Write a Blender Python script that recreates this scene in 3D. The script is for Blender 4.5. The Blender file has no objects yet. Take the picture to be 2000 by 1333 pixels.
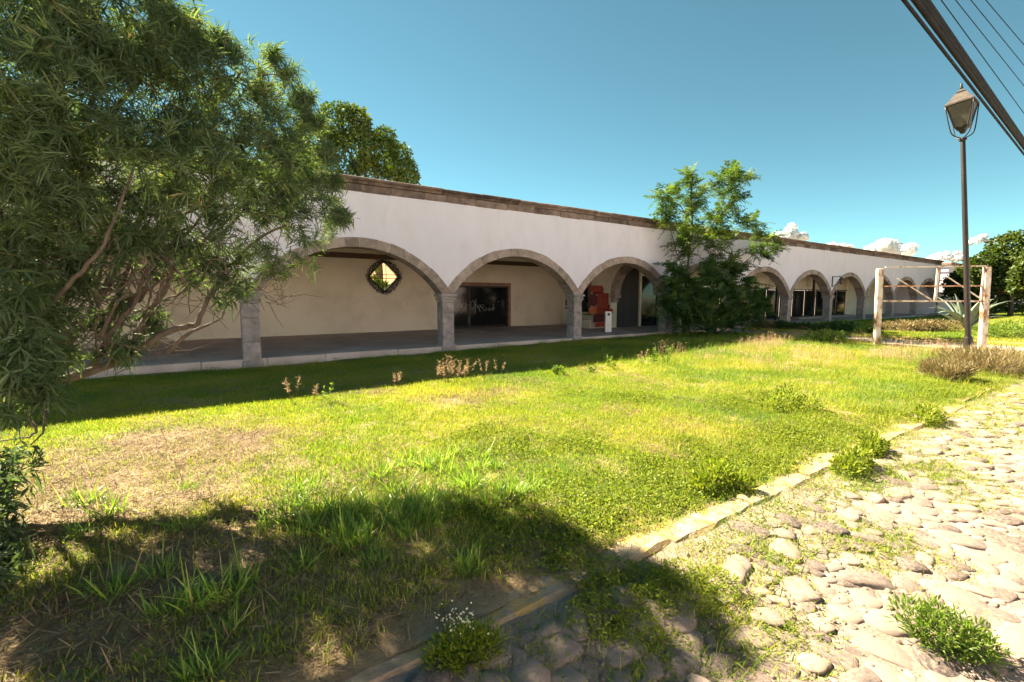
import bpy, bmesh, math, random
import numpy as np
from mathutils import Vector, Matrix, noise
random.seed(7); RNG = np.random.default_rng(11)
R_ = math.radians
scene = bpy.context.scene
COL = scene.collection

# ---------------------------------------------------------------- camera
EYE = 1.75
FPX, CX, CY, HOR, VPX = 890.0, 1000.0, 666.5, 581.0, 2338.0      # lens in 2000 px frame units
PITCH = math.atan((CY - HOR) / FPX)
YAW = math.atan2(VPX - CX, math.hypot(FPX, CY - HOR))
Fh = Vector((math.cos(YAW), math.sin(YAW), 0)); RT = Vector((math.sin(YAW), -math.cos(YAW), 0)); ZU = Vector((0, 0, 1))
FW = Fh * math.cos(PITCH) - ZU * math.sin(PITCH); UP = ZU * math.cos(PITCH) + Fh * math.sin(PITCH)
cam_d = bpy.data.cameras.new('camera'); cam = bpy.data.objects.new('camera', cam_d); COL.objects.link(cam)
cam_d.sensor_width = 36; cam_d.lens = FPX / 2000 * 36; cam_d.clip_start = 0.05; cam_d.clip_end = 9000
cam.matrix_world = Matrix(((RT.x, UP.x, -FW.x, 0), (RT.y, UP.y, -FW.y, 0), (RT.z, UP.z, -FW.z, EYE), (0, 0, 0, 1)))
scene.camera = cam
EYEV = Vector((0, 0, EYE))
def ray(x, y): return FW + RT * ((x - CX) / FPX) - UP * ((y - CY) / FPX)
def gz(x, y, z=0.1):
    r = ray(x, y); return EYEV + r * ((z - EYE) / r.z)
def gy(x, y, Y):
    r = ray(x, y); return EYEV + r * (Y / r.y)
def dist_to_cam(x, y): return math.hypot(x, y)

# ---------------------------------------------------------------- sky, sun, exposure
SUN_TO = Vector((-0.33, 1.0, 1.0)).normalized()       # towards the sun: behind the building, to its left
SUN_EL = math.asin(SUN_TO.z); SUN_AZ = math.atan2(SUN_TO.x, SUN_TO.y)
world = bpy.data.worlds.new('World'); scene.world = world; world.use_nodes = True
wn, wl = world.node_tree.nodes, world.node_tree.links
wn.clear()
sky = wn.new('ShaderNodeTexSky'); sky.sky_type = 'NISHITA'; sky.sun_disc = False
sky.sun_elevation = SUN_EL; sky.sun_rotation = SUN_AZ
sky.altitude = 4000; sky.air_density = 0.85; sky.dust_density = 0.0; sky.ozone_density = 1.2
tint = wn.new('ShaderNodeMix'); tint.data_type = 'RGBA'; tint.blend_type = 'MULTIPLY'; tint.inputs[0].default_value = 1
tint.inputs[7].default_value = (0.455, 0.65, 0.455, 1)
bg = wn.new('ShaderNodeBackground'); bg.inputs[1].default_value = 0.05
wo = wn.new('ShaderNodeOutputWorld')
wl.new(sky.outputs[0], tint.inputs[6]); wl.new(tint.outputs[2], bg.inputs[0]); wl.new(bg.outputs[0], wo.inputs[0])
sd = bpy.data.lights.new('sun', 'SUN'); sd.energy = 4.4; sd.angle = R_(0.55); sd.color = (1.0, 0.83, 0.57)
sun = bpy.data.objects.new('sun', sd); COL.objects.link(sun)
sun.rotation_euler = (-SUN_TO).to_track_quat('-Z', 'Y').to_euler()
vs = scene.view_settings
vs.view_transform = 'Standard'; vs.look = 'None'; vs.gamma = 1; vs.use_curve_mapping = False; vs.exposure = 3.1
scene.cycles.max_bounces = 8; scene.cycles.diffuse_bounces = 6; scene.cycles.transparent_max_bounces = 8
scene.cycles.sample_clamp_indirect = 6

# ---------------------------------------------------------------- helpers
def link(o, parent=None):
    COL.objects.link(o)
    if parent is not None: o.parent = parent
    return o
def tag(o, label=None, cat=None, group=None, kind=None):
    if label: o['label'] = label
    if cat: o['category'] = cat
    if group: o['group'] = group
    if kind: o['kind'] = kind
    return o
def thing(name, label, cat, loc=(0, 0, 0), group=None, rz=0):
    o = bpy.data.objects.new(name, None); o.empty_display_size = 0.1
    link(o); o.location = loc; o.rotation_euler = (0, 0, rz)
    return tag(o, label, cat, group)
def empty(name, parent, loc=(0, 0, 0)):
    o = bpy.data.objects.new(name, None); o.empty_display_size = 0.1; link(o, parent); o.location = loc; return o
def obj(name, me, parent=None, loc=None, rot=None, scl=None):
    o = bpy.data.objects.new(name, me); link(o, parent)
    if loc is not None: o.location = loc
    if rot is not None: o.rotation_euler = rot
    if scl is not None: o.scale = scl
    return o
class MB:
    def __init__(s): s.v = []; s.f = []
    def add(s, v, f):
        k = len(s.v); s.v += [tuple(p) for p in v]; s.f += [tuple(i + k for i in q) for q in f]; return s
    def box(s, x0, x1, y0, y1, z0, z1):
        return s.add([(x0,y0,z0),(x1,y0,z0),(x1,y1,z0),(x0,y1,z0),(x0,y0,z1),(x1,y0,z1),(x1,y1,z1),(x0,y1,z1)],
                     [(0,3,2,1),(4,5,6,7),(0,1,5,4),(1,2,6,5),(2,3,7,6),(3,0,4,7)])
    def cbox(s, x0, x1, y0, y1, z0, z1, c=0.01):      # chamfered box (chamfer on the edges along every axis)
        bm = bmesh.new(); bmesh.ops.create_cube(bm, size=1)
        for v in bm.verts:
            v.co = ((x0+x1)/2 + v.co.x*(x1-x0), (y0+y1)/2 + v.co.y*(y1-y0), (z0+z1)/2 + v.co.z*(z1-z0))
        bmesh.ops.bevel(bm, geom=bm.edges[:], offset=c, segments=1, affect='EDGES')
        bm.verts.ensure_lookup_table(); bm.verts.index_update()
        s.add([v.co[:] for v in bm.verts], [[v.index for v in f.verts] for f in bm.faces]); bm.free(); return s
    def tube(s, pts, rad, n=7, cap=True):
        pts = [Vector(p) for p in pts]
        if not hasattr(rad, '__len__'): rad = [rad] * len(pts)
        k = len(s.v); prev = None
        for i, p in enumerate(pts):
            d = (pts[min(i+1, len(pts)-1)] - pts[max(i-1, 0)]).normalized()
            if prev is None:
                a = d.orthogonal().normalized()
            else:
                a = (prev - d * prev.dot(d)); a = a.normalized() if a.length > 1e-6 else d.orthogonal().normalized()
            prev = a; b = d.cross(a)
            for j in range(n):
                t = 2*math.pi*j/n; s.v.append(tuple(p + (a*math.cos(t) + b*math.sin(t)) * rad[i]))
        for i in range(len(pts)-1):
            for j in range(n):
                s.f.append((k+i*n+j, k+i*n+(j+1)%n, k+(i+1)*n+(j+1)%n, k+(i+1)*n+j))
        if cap:
            s.f.append(tuple(k+j for j in reversed(range(n)))); m = k+(len(pts)-1)*n; s.f.append(tuple(m+j for j in range(n)))
        return s
    def bar(s, p, q, w, h, up=(0, 0, 1)):             # rectangular bar from p to q
        p, q = Vector(p), Vector(q); d = (q-p).normalized(); u = Vector(up)
        a = d.cross(u).normalized(); b = a.cross(d).normalized()
        vs_ = [e + a*(sx*w/2) + b*(sy*h/2) for e in (p, q) for sx, sy in ((-1,-1),(1,-1),(1,1),(-1,1))]
        return s.add(vs_, [(0,1,2,3),(7,6,5,4),(0,4,5,1),(1,5,6,2),(2,6,7,3),(3,7,4,0)])
    def lathe(s, prof, n=16, c=(0, 0, 0), rot=0):
        k = len(s.v)
        for r, z in prof:
            for j in range(n):
                t = 2*math.pi*j/n + rot; s.v.append((c[0]+r*math.cos(t), c[1]+r*math.sin(t), c[2]+z))
        for i in range(len(prof)-1):
            for j in range(n): s.f.append((k+i*n+j, k+i*n+(j+1)%n, k+(i+1)*n+(j+1)%n, k+(i+1)*n+j))
        s.f.append(tuple(k+j for j in reversed(range(n)))); m = k+(len(prof)-1)*n; s.f.append(tuple(m+j for j in range(n)))
        return s
    def mesh(s, name, mat, smooth=False, fix=False):
        me = bpy.data.meshes.new(name); me.from_pydata(s.v, [], s.f)
        if fix:
            bm = bmesh.new(); bm.from_mesh(me); bmesh.ops.recalc_face_normals(bm, faces=bm.faces); bm.to_mesh(me); bm.free()
        if mat: me.materials.append(mat)
        if smooth: me.polygons.foreach_set('use_smooth', [True]*len(me.polygons))
        me.update(); return me
    def build(s, name, mat, parent=None, smooth=False, loc=None, fix=False):
        return obj(name, s.mesh(name, mat, smooth, fix), parent, loc)

# ---- blades: many narrow leaves as one mesh (numpy)
def blade_arrays(P, D, S, L, W, bend, prof=(0.35, 1.0, 0.75), ts=(0.0, 0.35, 0.72, 1.0), curl=None):
    """P base, D unit direction, S unit side, L length, W width, bend droop. 7 verts, 5 tris each"""
    n = len(P); L = L[:, None]; W = W[:, None]; bend = bend[:, None]
    V = np.empty((n, 7, 3))
    down = np.array([0, 0, -1.0])
    for i, t in enumerate(ts[:3]):
        c = P + D*L*t + down*bend*L*t*t
        if curl is not None: c = c + curl*L*t*t
        V[:, 2*i] = c - S*W*prof[i]/2; V[:, 2*i+1] = c + S*W*prof[i]/2
    V[:, 6] = P + D*L + down*bend*L + (curl*L if curl is not None else 0)
    return V
BF = np.array([[0,1,3,2],[2,3,5,4]]); BT = np.array([4,5,6])
def blade_mesh(name, V, mat, tintv=None):
    n = len(V); me = bpy.data.meshes.new(name)
    me.vertices.add(n*7); me.vertices.foreach_set('co', V.reshape(-1).astype(np.float32))
    off = (np.arange(n)*7)[:, None]
    quads = np.concatenate([BF[0][None]+off, BF[1][None]+off, BT[None]+off], axis=1)   # 11 loops per blade
    me.loops.add(n*11); me.loops.foreach_set('vertex_index', quads.reshape(-1).astype(np.int32))
    me.polygons.add(n*3)
    st = (np.arange(n)*11)[:, None] + np.array([0, 4, 8])[None]; me.polygons.foreach_set('loop_start', st.reshape(-1).astype(np.int32))
    try: me.polygons.foreach_set('loop_total', np.tile([4, 4, 3], n).astype(np.int32))
    except Exception: pass
    a = me.attributes.new('tint', 'FLOAT', 'POINT')
    if tintv is None: tintv = RNG.random(n)
    a.data.foreach_set('value', np.repeat(tintv, 7).astype(np.float32))
    if mat: me.materials.append(mat)
    me.update(calc_edges=True); me.polygons.foreach_set('use_smooth', np.ones(n*3, bool))
    return me
def unit(a): return a / np.maximum(np.linalg.norm(a, axis=-1, keepdims=True), 1e-9)
def side_of(D, rnd=None):
    r = RNG.normal(size=D.shape) if rnd is None else rnd
    return unit(np.cross(D, r))
def randdir(n): return unit(RNG.normal(size=(n, 3)))

# ---------------------------------------------------------------- materials
def nodes_of(name):
    m = bpy.data.materials.new(name); m.use_nodes = True; nt = m.node_tree; nt.nodes.clear()
    return m, nt.nodes, nt.links
def ramp(N, stops):
    r = N.new('ShaderNodeValToRGB'); e = r.color_ramp.elements
    e[0].position, e[0].color = stops[0][0], (*stops[0][1], 1); e[1].position, e[1].color = stops[-1][0], (*stops[-1][1], 1)
    for p, c in stops[1:-1]:
        k = e.new(p); k.color = (*c, 1)
    return r
def mat(name, stops, scale=4.0, rough=0.85, bump=0.0, bscale=40.0, coord='Object', detail=6, rand=0.0, spec=0.3, stretch=None, metal=0.0, spots=None, hue=None, bdist=0.02):
    """noise-driven colour ramp with optional per-object value change, spots layer and bump"""
    m, N, K = nodes_of(name)
    out = N.new('ShaderNodeOutputMaterial'); b = N.new('ShaderNodeBsdfPrincipled'); K.new(b.outputs[0], out.inputs[0])
    b.inputs['Roughness'].default_value = rough; b.inputs['Specular IOR Level'].default_value = spec; b.inputs['Metallic'].default_value = metal
    if coord == 'World':
        g = N.new('ShaderNodeNewGeometry'); src = g.outputs['Position']
    else:
        tc = N.new('ShaderNodeTexCoord'); src = tc.outputs['Object']
    if stretch:
        mp = N.new('ShaderNodeMapping'); mp.inputs['Scale'].default_value = stretch; K.new(src, mp.inputs[0]); src = mp.outputs[0]
    n1 = N.new('ShaderNodeTexNoise'); n1.inputs['Scale'].default_value = scale; n1.inputs['Detail'].default_value = detail; n1.inputs['Roughness'].default_value = 0.62
    K.new(src, n1.inputs['Vector']); fac = n1.outputs[0]
    if rand:
        oi = N.new('ShaderNodeObjectInfo')
        off = N.new('ShaderNodeVectorMath'); off.operation = 'ADD'
        sc_ = N.new('ShaderNodeVectorMath'); sc_.operation = 'SCALE'; K.new(oi.outputs['Random'], sc_.inputs[0]); sc_.inputs['Scale'].default_value = 37.0
        K.new(src, off.inputs[0]); K.new(sc_.outputs[0], off.inputs[1]); K.new(off.outputs[0], n1.inputs['Vector'])
        ma = N.new('ShaderNodeMath'); ma.operation = 'MULTIPLY_ADD'; K.new(oi.outputs['Random'], ma.inputs[0]); ma.inputs[1].default_value = rand; ma.inputs[2].default_value = -rand/2
        ad = N.new('ShaderNodeMath'); ad.operation = 'ADD'; K.new(fac, ad.inputs[0]); K.new(ma.outputs[0], ad.inputs[1]); fac = ad.outputs[0]
    r = ramp(N, stops); K.new(fac, r.inputs[0]); colr = r.outputs[0]
    if spots:
        sc2, thr, wid, c2 = spots
        n2 = N.new('ShaderNodeTexNoise'); n2.inputs['Scale'].default_value = sc2; n2.inputs['Detail'].default_value = 8; n2.inputs['Roughness'].default_value = 0.7; K.new(src, n2.inputs['Vector'])
        mr = N.new('ShaderNodeMapRange'); mr.inputs[1].default_value = thr; mr.inputs[2].default_value = thr+wid; K.new(n2.outputs[0], mr.inputs[0])
        mx = N.new('ShaderNodeMix'); mx.data_type = 'RGBA'; K.new(mr.outputs[0], mx.inputs[0]); K.new(colr, mx.inputs[6]); mx.inputs[7].default_value = (*c2, 1); colr = mx.outputs[2]
    K.new(colr, b.inputs['Base Color'])
    if bump:
        n3 = N.new('ShaderNodeTexNoise'); n3.inputs['Scale'].default_value = bscale; n3.inputs['Detail'].default_value = 6; n3.inputs['Roughness'].default_value = 0.65; K.new(src, n3.inputs['Vector'])
        bp = N.new('ShaderNodeBump'); bp.inputs['Strength'].default_value = bump; bp.inputs['Distance'].default_value = bdist; K.new(n3.outputs[0], bp.inputs['Height']); K.new(bp.outputs[0], b.inputs['Normal'])
    return m
def leafmat(name, stops, trans=0.4, gloss=0.06, rough=0.45, wscale=0.0, wstops=None, tboost=(1.25, 1.3, 0.5)):
    """thin leaf: diffuse + translucent + a little gloss; colour from the per-leaf tint, shifted by a broad world noise"""
    m, N, K = nodes_of(name)
    out = N.new('ShaderNodeOutputMaterial')
    at = N.new('ShaderNodeAttribute'); at.attribute_name = 'tint'; fac = at.outputs['Fac']
    oi = N.new('ShaderNodeObjectInfo')
    if wscale:
        g = N.new('ShaderNodeNewGeometry'); n1 = N.new('ShaderNodeTexNoise'); n1.inputs['Scale'].default_value = wscale; n1.inputs['Detail'].default_value = 3
        K.new(g.outputs['Position'], n1.inputs['Vector'])
        ma = N.new('ShaderNodeMath'); ma.operation = 'MULTIPLY_ADD'; K.new(n1.outputs[0], ma.inputs[0]); ma.inputs[1].default_value = 1.5; ma.inputs[2].default_value = -0.75
        m2 = N.new('ShaderNodeMath'); m2.operation = 'MULTIPLY_ADD'; K.new(fac, m2.inputs[0]); m2.inputs[1].default_value = 0.75; K.new(ma.outputs[0], m2.inputs[2])
        m3 = N.new('ShaderNodeMath'); m3.operation = 'ADD'; m3.inputs[1].default_value = 0.12; K.new(m2.outputs[0], m3.inputs[0]); fac = m3.outputs[0]
    r = ramp(N, stops); K.new(fac, r.inputs[0])
    d = N.new('ShaderNodeBsdfDiffuse'); K.new(r.outputs[0], d.inputs[0])
    t = N.new('ShaderNodeBsdfTranslucent'); tm = N.new('ShaderNodeMix'); tm.data_type = 'RGBA'; tm.blend_type = 'MULTIPLY'; tm.inputs[0].default_value = 1
    K.new(r.outputs[0], tm.inputs[6]); tm.inputs[7].default_value = (*tboost, 1); K.new(tm.outputs[2], t.inputs[0])
    mx = N.new('ShaderNodeMixShader'); mx.inputs[0].default_value = trans; K.new(d.outputs[0], mx.inputs[1]); K.new(t.outputs[0], mx.inputs[2])
    gl = N.new('ShaderNodeBsdfGlossy'); gl.inputs['Roughness'].default_value = rough; gl.inputs[0].default_value = (0.8, 0.9, 0.8, 1)
    mg = N.new('ShaderNodeMixShader'); mg.inputs[0].default_value = gloss; K.new(mx.outputs[0], mg.inputs[1]); K.new(gl.outputs[0], mg.inputs[2])
    K.new(mg.outputs[0], out.inputs[0]); return m
M = {}
M['plaster'] = mat('white_plaster', [(0.25, (0.61, 0.567, 0.645)), (0.42, (0.65, 0.603, 0.69)), (0.55, (0.67, 0.623, 0.715)), (0.75, (0.70, 0.653, 0.745))], 1.6, 0.9, 0.3, 14, spots=(1.5, 0.56, 0.25, (0.56, 0.51, 0.535)), stretch=(1, 1, 0.45), bdist=0.012)
M['cream'] = mat('cream_plaster', [(0.25, (0.50, 0.445, 0.35)), (0.5, (0.64, 0.575, 0.475)), (0.8, (0.69, 0.625, 0.53))], 0.7, 0.9, 0.2, 25, spots=(3.0, 0.64, 0.12, (0.36, 0.32, 0.24)), bdist=0.01)
M['pillar'] = mat('grey_cantera', [(0.3, (0.18, 0.155, 0.155)), (0.55, (0.31, 0.27, 0.27)), (0.75, (0.41, 0.36, 0.355))], 5, 0.9, 0.5, 60, rand=0.12, spots=(9, 0.62, 0.1, (0.5, 0.48, 0.46)))
M['voussoir'] = mat('pink_cantera', [(0.3, (0.19, 0.145, 0.125)), (0.55, (0.31, 0.24, 0.215)), (0.75, (0.41, 0.32, 0.285))], 5, 0.9, 0.5, 55, rand=0.28, spots=(8, 0.66, 0.1, (0.44, 0.40, 0.36)))
M['cornice'] = mat('weathered_cornice', [(0.25, (0.06, 0.045, 0.04)), (0.5, (0.165, 0.115, 0.10)), (0.75, (0.28, 0.20, 0.175))], 3.5, 0.92, 0.5, 45, rand=0.34, spots=(5, 0.6, 0.1, (0.05, 0.042, 0.036)))
M['mortar'] = mat('pale_mortar', [(0.3, (0.48, 0.44, 0.39)), (0.7, (0.60, 0.56, 0.50))], 9, 0.95, 0.2, 80)
M['floor'] = mat('worn_concrete', [(0.3, (0.36, 0.295, 0.275)), (0.55, (0.52, 0.43, 0.40)), (0.8, (0.62, 0.52, 0.485))], 0.9, 0.75, 0.2, 30, spots=(3, 0.62, 0.1, (0.13, 0.12, 0.11)))
M['wood'] = mat('brown_timber', [(0.3, (0.06, 0.036, 0.024)), (0.7, (0.15, 0.09, 0.058))], 3, 0.8, 0.3, 30, stretch=(6, 0.6, 6))
M['brownstone'] = mat('brown_stone_frame', [(0.3, (0.20, 0.11, 0.08)), (0.7, (0.31, 0.19, 0.145))], 4, 0.9, 0.3, 50, rand=0.2)
M['iron'] = mat('black_iron', [(0.3, (0.010, 0.009, 0.009)), (0.7, (0.028, 0.022, 0.019))], 12, 0.55, 0.2, 60, spec=0.4)
M['glass'] = mat('dark_glass', [(0.3, (0.006, 0.007, 0.008)), (0.7, (0.012, 0.013, 0.014))], 1.5, 0.08, 0.03, 3, spec=0.25)
M['shutter'] = mat('dark_metal_shutter', [(0.3, (0.030, 0.028, 0.027)), (0.7, (0.060, 0.055, 0.052))], 3, 0.6, 0.1, 30)
M['chalk'] = mat('chalk_scrawl', [(0.3, (0.16, 0.16, 0.15)), (0.7, (0.30, 0.30, 0.29))], 30, 0.95)
M['red'] = mat('dark_red_paint', [(0.3, (0.20, 0.032, 0.020)), (0.7, (0.30, 0.050, 0.030))], 6, 0.8, rand=0.2)
M['orange'] = mat('orange_red_paint', [(0.3, (0.42, 0.10, 0.045)), (0.7, (0.5, 0.13, 0.06))], 6, 0.8)
M['maroon'] = mat('maroon_paint', [(0.3, (0.075, 0.018, 0.022)), (0.7, (0.11, 0.026, 0.03))], 6, 0.8)
M['whitepaint'] = mat('white_painted_metal', [(0.3, (0.68, 0.68, 0.68)), (0.7, (0.8, 0.8, 0.79))], 5, 0.6, spots=(14, 0.68, 0.08, (0.4, 0.36, 0.3)))
M['ochre'] = mat('ochre_wall', [(0.3, (0.46, 0.29, 0.14)), (0.7, (0.6, 0.4, 0.21))], 2, 0.9, 0.2, 30)
M['signpaint'] = mat('peeling_white_rust', [(0.30, (0.22, 0.09, 0.045)), (0.38, (0.40, 0.30, 0.22)), (0.46, (0.56, 0.51, 0.44)), (0.8, (0.64, 0.60, 0.54))], 6, 0.75, 0.4, 60, stretch=(1, 1, 0.45), rand=0.2)
M['rust'] = mat('rusty_steel', [(0.3, (0.20, 0.07, 0.03)), (0.55, (0.36, 0.17, 0.09)), (0.8, (0.55, 0.40, 0.28))], 9, 0.8, 0.4, 70, rand=0.3)
M['lampiron'] = mat('brown_black_lamp_paint', [(0.3, (0.006, 0.005, 0.005)), (0.7, (0.022, 0.014, 0.011))], 6, 0.5, 0.2, 50, spec=0.4, stretch=(1, 1, 0.3))
M['lampglass'] = mat('dusty_lamp_glass', [(0.3, (0.055, 0.048, 0.03)), (0.7, (0.10, 0.088, 0.06))], 5, 0.35, 0.1, 30)
M['lamproof'] = mat('faded_lamp_hood', [(0.3, (0.03, 0.023, 0.021)), (0.7, (0.08, 0.062, 0.055))], 9, 0.6, 0.2, 50)
M['cable'] = mat('black_cable_sheath', [(0.3, (0.004, 0.004, 0.005)), (0.7, (0.010, 0.010, 0.011))], 5, 0.7, spec=0.1)
M['kerb'] = mat('sandy_kerb_stone', [(0.3, (0.19, 0.15, 0.11)), (0.46, (0.275, 0.22, 0.16)), (0.75, (0.35, 0.29, 0.22))], 5, 0.95, 0.7, 45, rand=0.2, spots=(5, 0.50, 0.1, (0.34, 0.235, 0.09)))
M['yellowkerb'] = mat('yellow_painted_kerb', [(0.3, (0.40, 0.30, 0.10)), (0.7, (0.55, 0.42, 0.13))], 5, 0.9, 0.4, 40)
M['bark'] = mat('pale_brown_bark', [(0.3, (0.055, 0.042, 0.034)), (0.7, (0.14, 0.112, 0.09))], 7, 0.9, 0.6, 50, stretch=(3, 3, 0.6))
M['darkbark'] = mat('dark_bark', [(0.3, (0.05, 0.035, 0.025)), (0.7, (0.13, 0.095, 0.07))], 7, 0.9, 0.6, 40, stretch=(3, 3, 0.6))
M['cobble'] = mat('river_cobble', [(0.10, (0.06, 0.054, 0.054)), (0.25, (0.135, 0.10, 0.09)), (0.40, (0.165, 0.14, 0.13)), (0.58, (0.215, 0.172, 0.152)), (0.85, (0.26, 0.205, 0.175))], 6, 0.85, 0.5, 38, rand=0.75, spots=(5.0, 0.48, 0.2, (0.25, 0.20, 0.168)))
M['cloud'] = None
M['dirt'] = mat('pale_street_dirt', [(0.25, (0.17, 0.135, 0.11)), (0.5, (0.24, 0.193, 0.163)), (0.75, (0.285, 0.232, 0.198))], 3.5, 0.98, 1.0, 55, coord='World', detail=12, spots=(22, 0.56, 0.12, (0.13, 0.10, 0.075)))
M['soil'] = mat('lawn_soil', [(0.3, (0.11, 0.082, 0.045)), (0.5, (0.21, 0.155, 0.09)), (0.75, (0.32, 0.24, 0.145))], 5, 0.98, 0.9, 35, coord='World', detail=10)
M['ground'] = mat('dry_earth', [(0.3, (0.22, 0.175, 0.12)), (0.7, (0.31, 0.25, 0.18))], 0.4, 0.98, 0.5, 8, coord='World')
M['path'] = mat('grey_stone_path', [(0.3, (0.20, 0.175, 0.15)), (0.7, (0.34, 0.30, 0.26))], 3, 0.95, 0.7, 18, coord='World')
def sm(a, b, x):
    t = max(0.0, min(1.0, (x - a) / (b - a))); return t*t*(3-2*t)
def nz(x, y, s, k=0.0): return noise.noise((x*s + k, y*s - k, k*1.7))
def lawn_h(x, y):
    h = 0.095 + 0.035*nz(x, y, 0.35, 3) + (0.026*nz(x, y, 1.5, 9) + 0.012*nz(x, y, 4.0, 19))*sm(2.2, 2.7, y)
    h -= 0.10*sm(10.5, 12.9, y)*(1 - sm(4, 15, x))
    h += 0.10*sm(9, 14, x)*sm(5.2, 7.5, y)*(1 - sm(10, 12.5, y))
    return h - 0.06*(1 - sm(2.1, 2.5, y))*0.3
def street_h(x, y): return 0.012*nz(x, y, 0.5, 5) + 0.010*nz(x, y, 2.3, 6) + 0.06*sm(0.9, 1.75, y)

def grid(name, xs, ys, hf, m, parent=None):
    v = [(x, y, hf(x, y)) for y in ys for x in xs]; nx = len(xs)
    f = [(j*nx+i, j*nx+i+1, (j+1)*nx+i+1, (j+1)*nx+i) for j in range(len(ys)-1) for i in range(nx-1)]
    return MB().add(v, f).build(name, m, parent, True)
def lin(a, b, n): return [a + (b-a)*i/(n-1) for i in range(n)]

# ---------------------------------------------------------------- ground, street, lawn, path
g = MB().add([(-3500,-3500,-0.12),(3500,-3500,-0.12),(3500,3500,-0.12),(-3500,3500,-0.12)], [(0,1,2,3)]).build('ground', M['ground']); tag(g, kind='structure')
xs = lin(-6, 12, 150) + lin(12.3, 60, 70)
street = grid('street', xs, lin(-6, -0.2, 30) + lin(-0.1, 2.06, 38), street_h, M['dirt'])
tag(street, 'pale dirt street set with river cobbles', kind='structure')
lawn = grid('lawn', lin(-10, 19.75, 300), lin(1.95, 13.35, 115), lawn_h, M['soil']); tag(lawn, 'mown lawn in front of the arcade', kind='structure')
path = grid('path', lin(19.6, 23.3, 12), lin(2.0, 13.6, 24), lambda x, y: 0.045+0.012*nz(x, y, 1.2), M['path']); tag(path, 'grey stone path crossing the garden', kind='structure')
def bed_h(x, y): return 0.12 + 0.05*nz(x, y, 0.2, 4) + 0.35*sm(45, 75, x)*(1-sm(6, 12, y))
bed = grid('garden_bed', lin(23.42, 95, 60), lin(-8, 13.0, 22), bed_h, M['soil']); tag(bed, 'grassy garden beyond the cross path', kind='structure')

# kerb along the street: worn blocks
kerb = MB().box(-6, 9.5, 1.87, 2.05, -0.1, 0.02).build('kerb', M['soil']); tag(kerb, 'worn stone kerb between lawn and cobbles', kind='structure')
x = -6.0
while x < 9.0:
    w = random.uniform(0.75, 1.15)
    if True:
        b = MB(); n = 7; top = 0.088 + random.uniform(-0.012, 0.008)
        yy0, yy1 = 1.84 + random.uniform(-0.015, 0.015), 2.13 + random.uniform(-0.03, 0.03)
        v = []
        for i in range(n):
            t = i/(n-1); xx = x + 0.006 + t*(w-0.012); e = 0.02 if i in (0, n-1) else 0
            j = lambda s=0.010: random.uniform(-s, s)
            v += [(xx, yy0+j(), -0.08), (xx, yy0+j(), top-0.03-e+j(0.01)), (xx, yy0+0.035+e*0.5+j(), top-e*0.4+j(0.006)), (xx, (yy0+yy1)/2+j(), top+j(0.008)), (xx, yy1-0.02+j(0.02), top-0.012-e*0.5+j(0.008)), (xx, yy1+j(0.02), -0.08)]
        f = [(i*6+k, (i+1)*6+k, (i+1)*6+k+1, i*6+k+1) for i in range(n-1) for k in range(5)]
        f += [tuple(range(5, -1, -1)), tuple((n-1)*6+k for k in range(6))]
        b.add(v, f).build('kerb_stone', M['kerb'], kerb, False, fix=True)
    x += w
pk = MB().box(23.30, 23.42, 2.2, 13.0, -0.05, 0.10).build('path_kerb', M['soil']); tag(pk, 'yellow edged kerb of the cross path', kind='structure')
y = 2.2
while y < 12.9:
    w = random.uniform(0.9, 1.1)
    MB().cbox(23.27, 23.46, y+0.01, min(y+w, 13.0)-0.01, -0.02, 0.17+random.uniform(-0.01, 0.01), 0.012).build('kerb_stone', M['yellowkerb'], pk)
    y += w

# ---------------------------------------------------------------- cobbles
def stone_mesh(seed, sub):
    bm = bmesh.new(); bmesh.ops.create_icosphere(bm, subdivisions=sub, radius=1)
    rr = random.Random(seed); k = rr.uniform(0, 90)
    ax, ay = rr.uniform(0.85, 1.2), rr.uniform(0.6, 0.95)
    for v in bm.verts:
        p = v.co; s = 1 + 0.34*noise.noise((p.x*1.1+k, p.y*1.1, p.z*1.1)) + 0.07*noise.noise((p.x*2.7, p.y*2.7+k, p.z*2.7))
        q = 3.1; d = (abs(p.x)**q + abs(p.y)**q)**(1/q); l = math.hypot(p.x, p.y)
        sq = (l/d) if d > 1e-6 else 1
        zz = p.z*s; zz = math.copysign(abs(zz)**0.62, zz)
        v.co = (p.x*s*ax*sq, p.y*s*ay*sq, zz)
    return bm
near_meshes = []
for i in range(10):
    bm = stone_mesh(i, 3); me = bpy.data.meshes.new('stone'); bm.to_mesh(me); bm.free(); me.materials.append(M['cobble'])
    me.polygons.foreach_set('use_smooth', [True]*len(me.polygons)); near_meshes.append(me)
far_meshes = []
for i in range(6):
    bm = stone_mesh(100+i, 2); far_meshes.append(([v.co.copy() for v in bm.verts], [[v.index for v in f.verts] for f in bm.faces])); bm.free()
stones = []; cell = {}
def try_stone(x, y, r):
    gx, gy_ = int(x//0.4), int(y//0.4)
    for i in (-1, 0, 1):
        for j in (-1, 0, 1):
            for (a, b_, c) in cell.get((gx+i, gy_+j), ()):
                if (a-x)**2 + (b_-y)**2 < ((r+c)*0.72)**2: return
    cell.setdefault((gx, gy_), []).append((x, y, r)); stones.append((x, y, r))
rs = random.Random(5)
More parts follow.
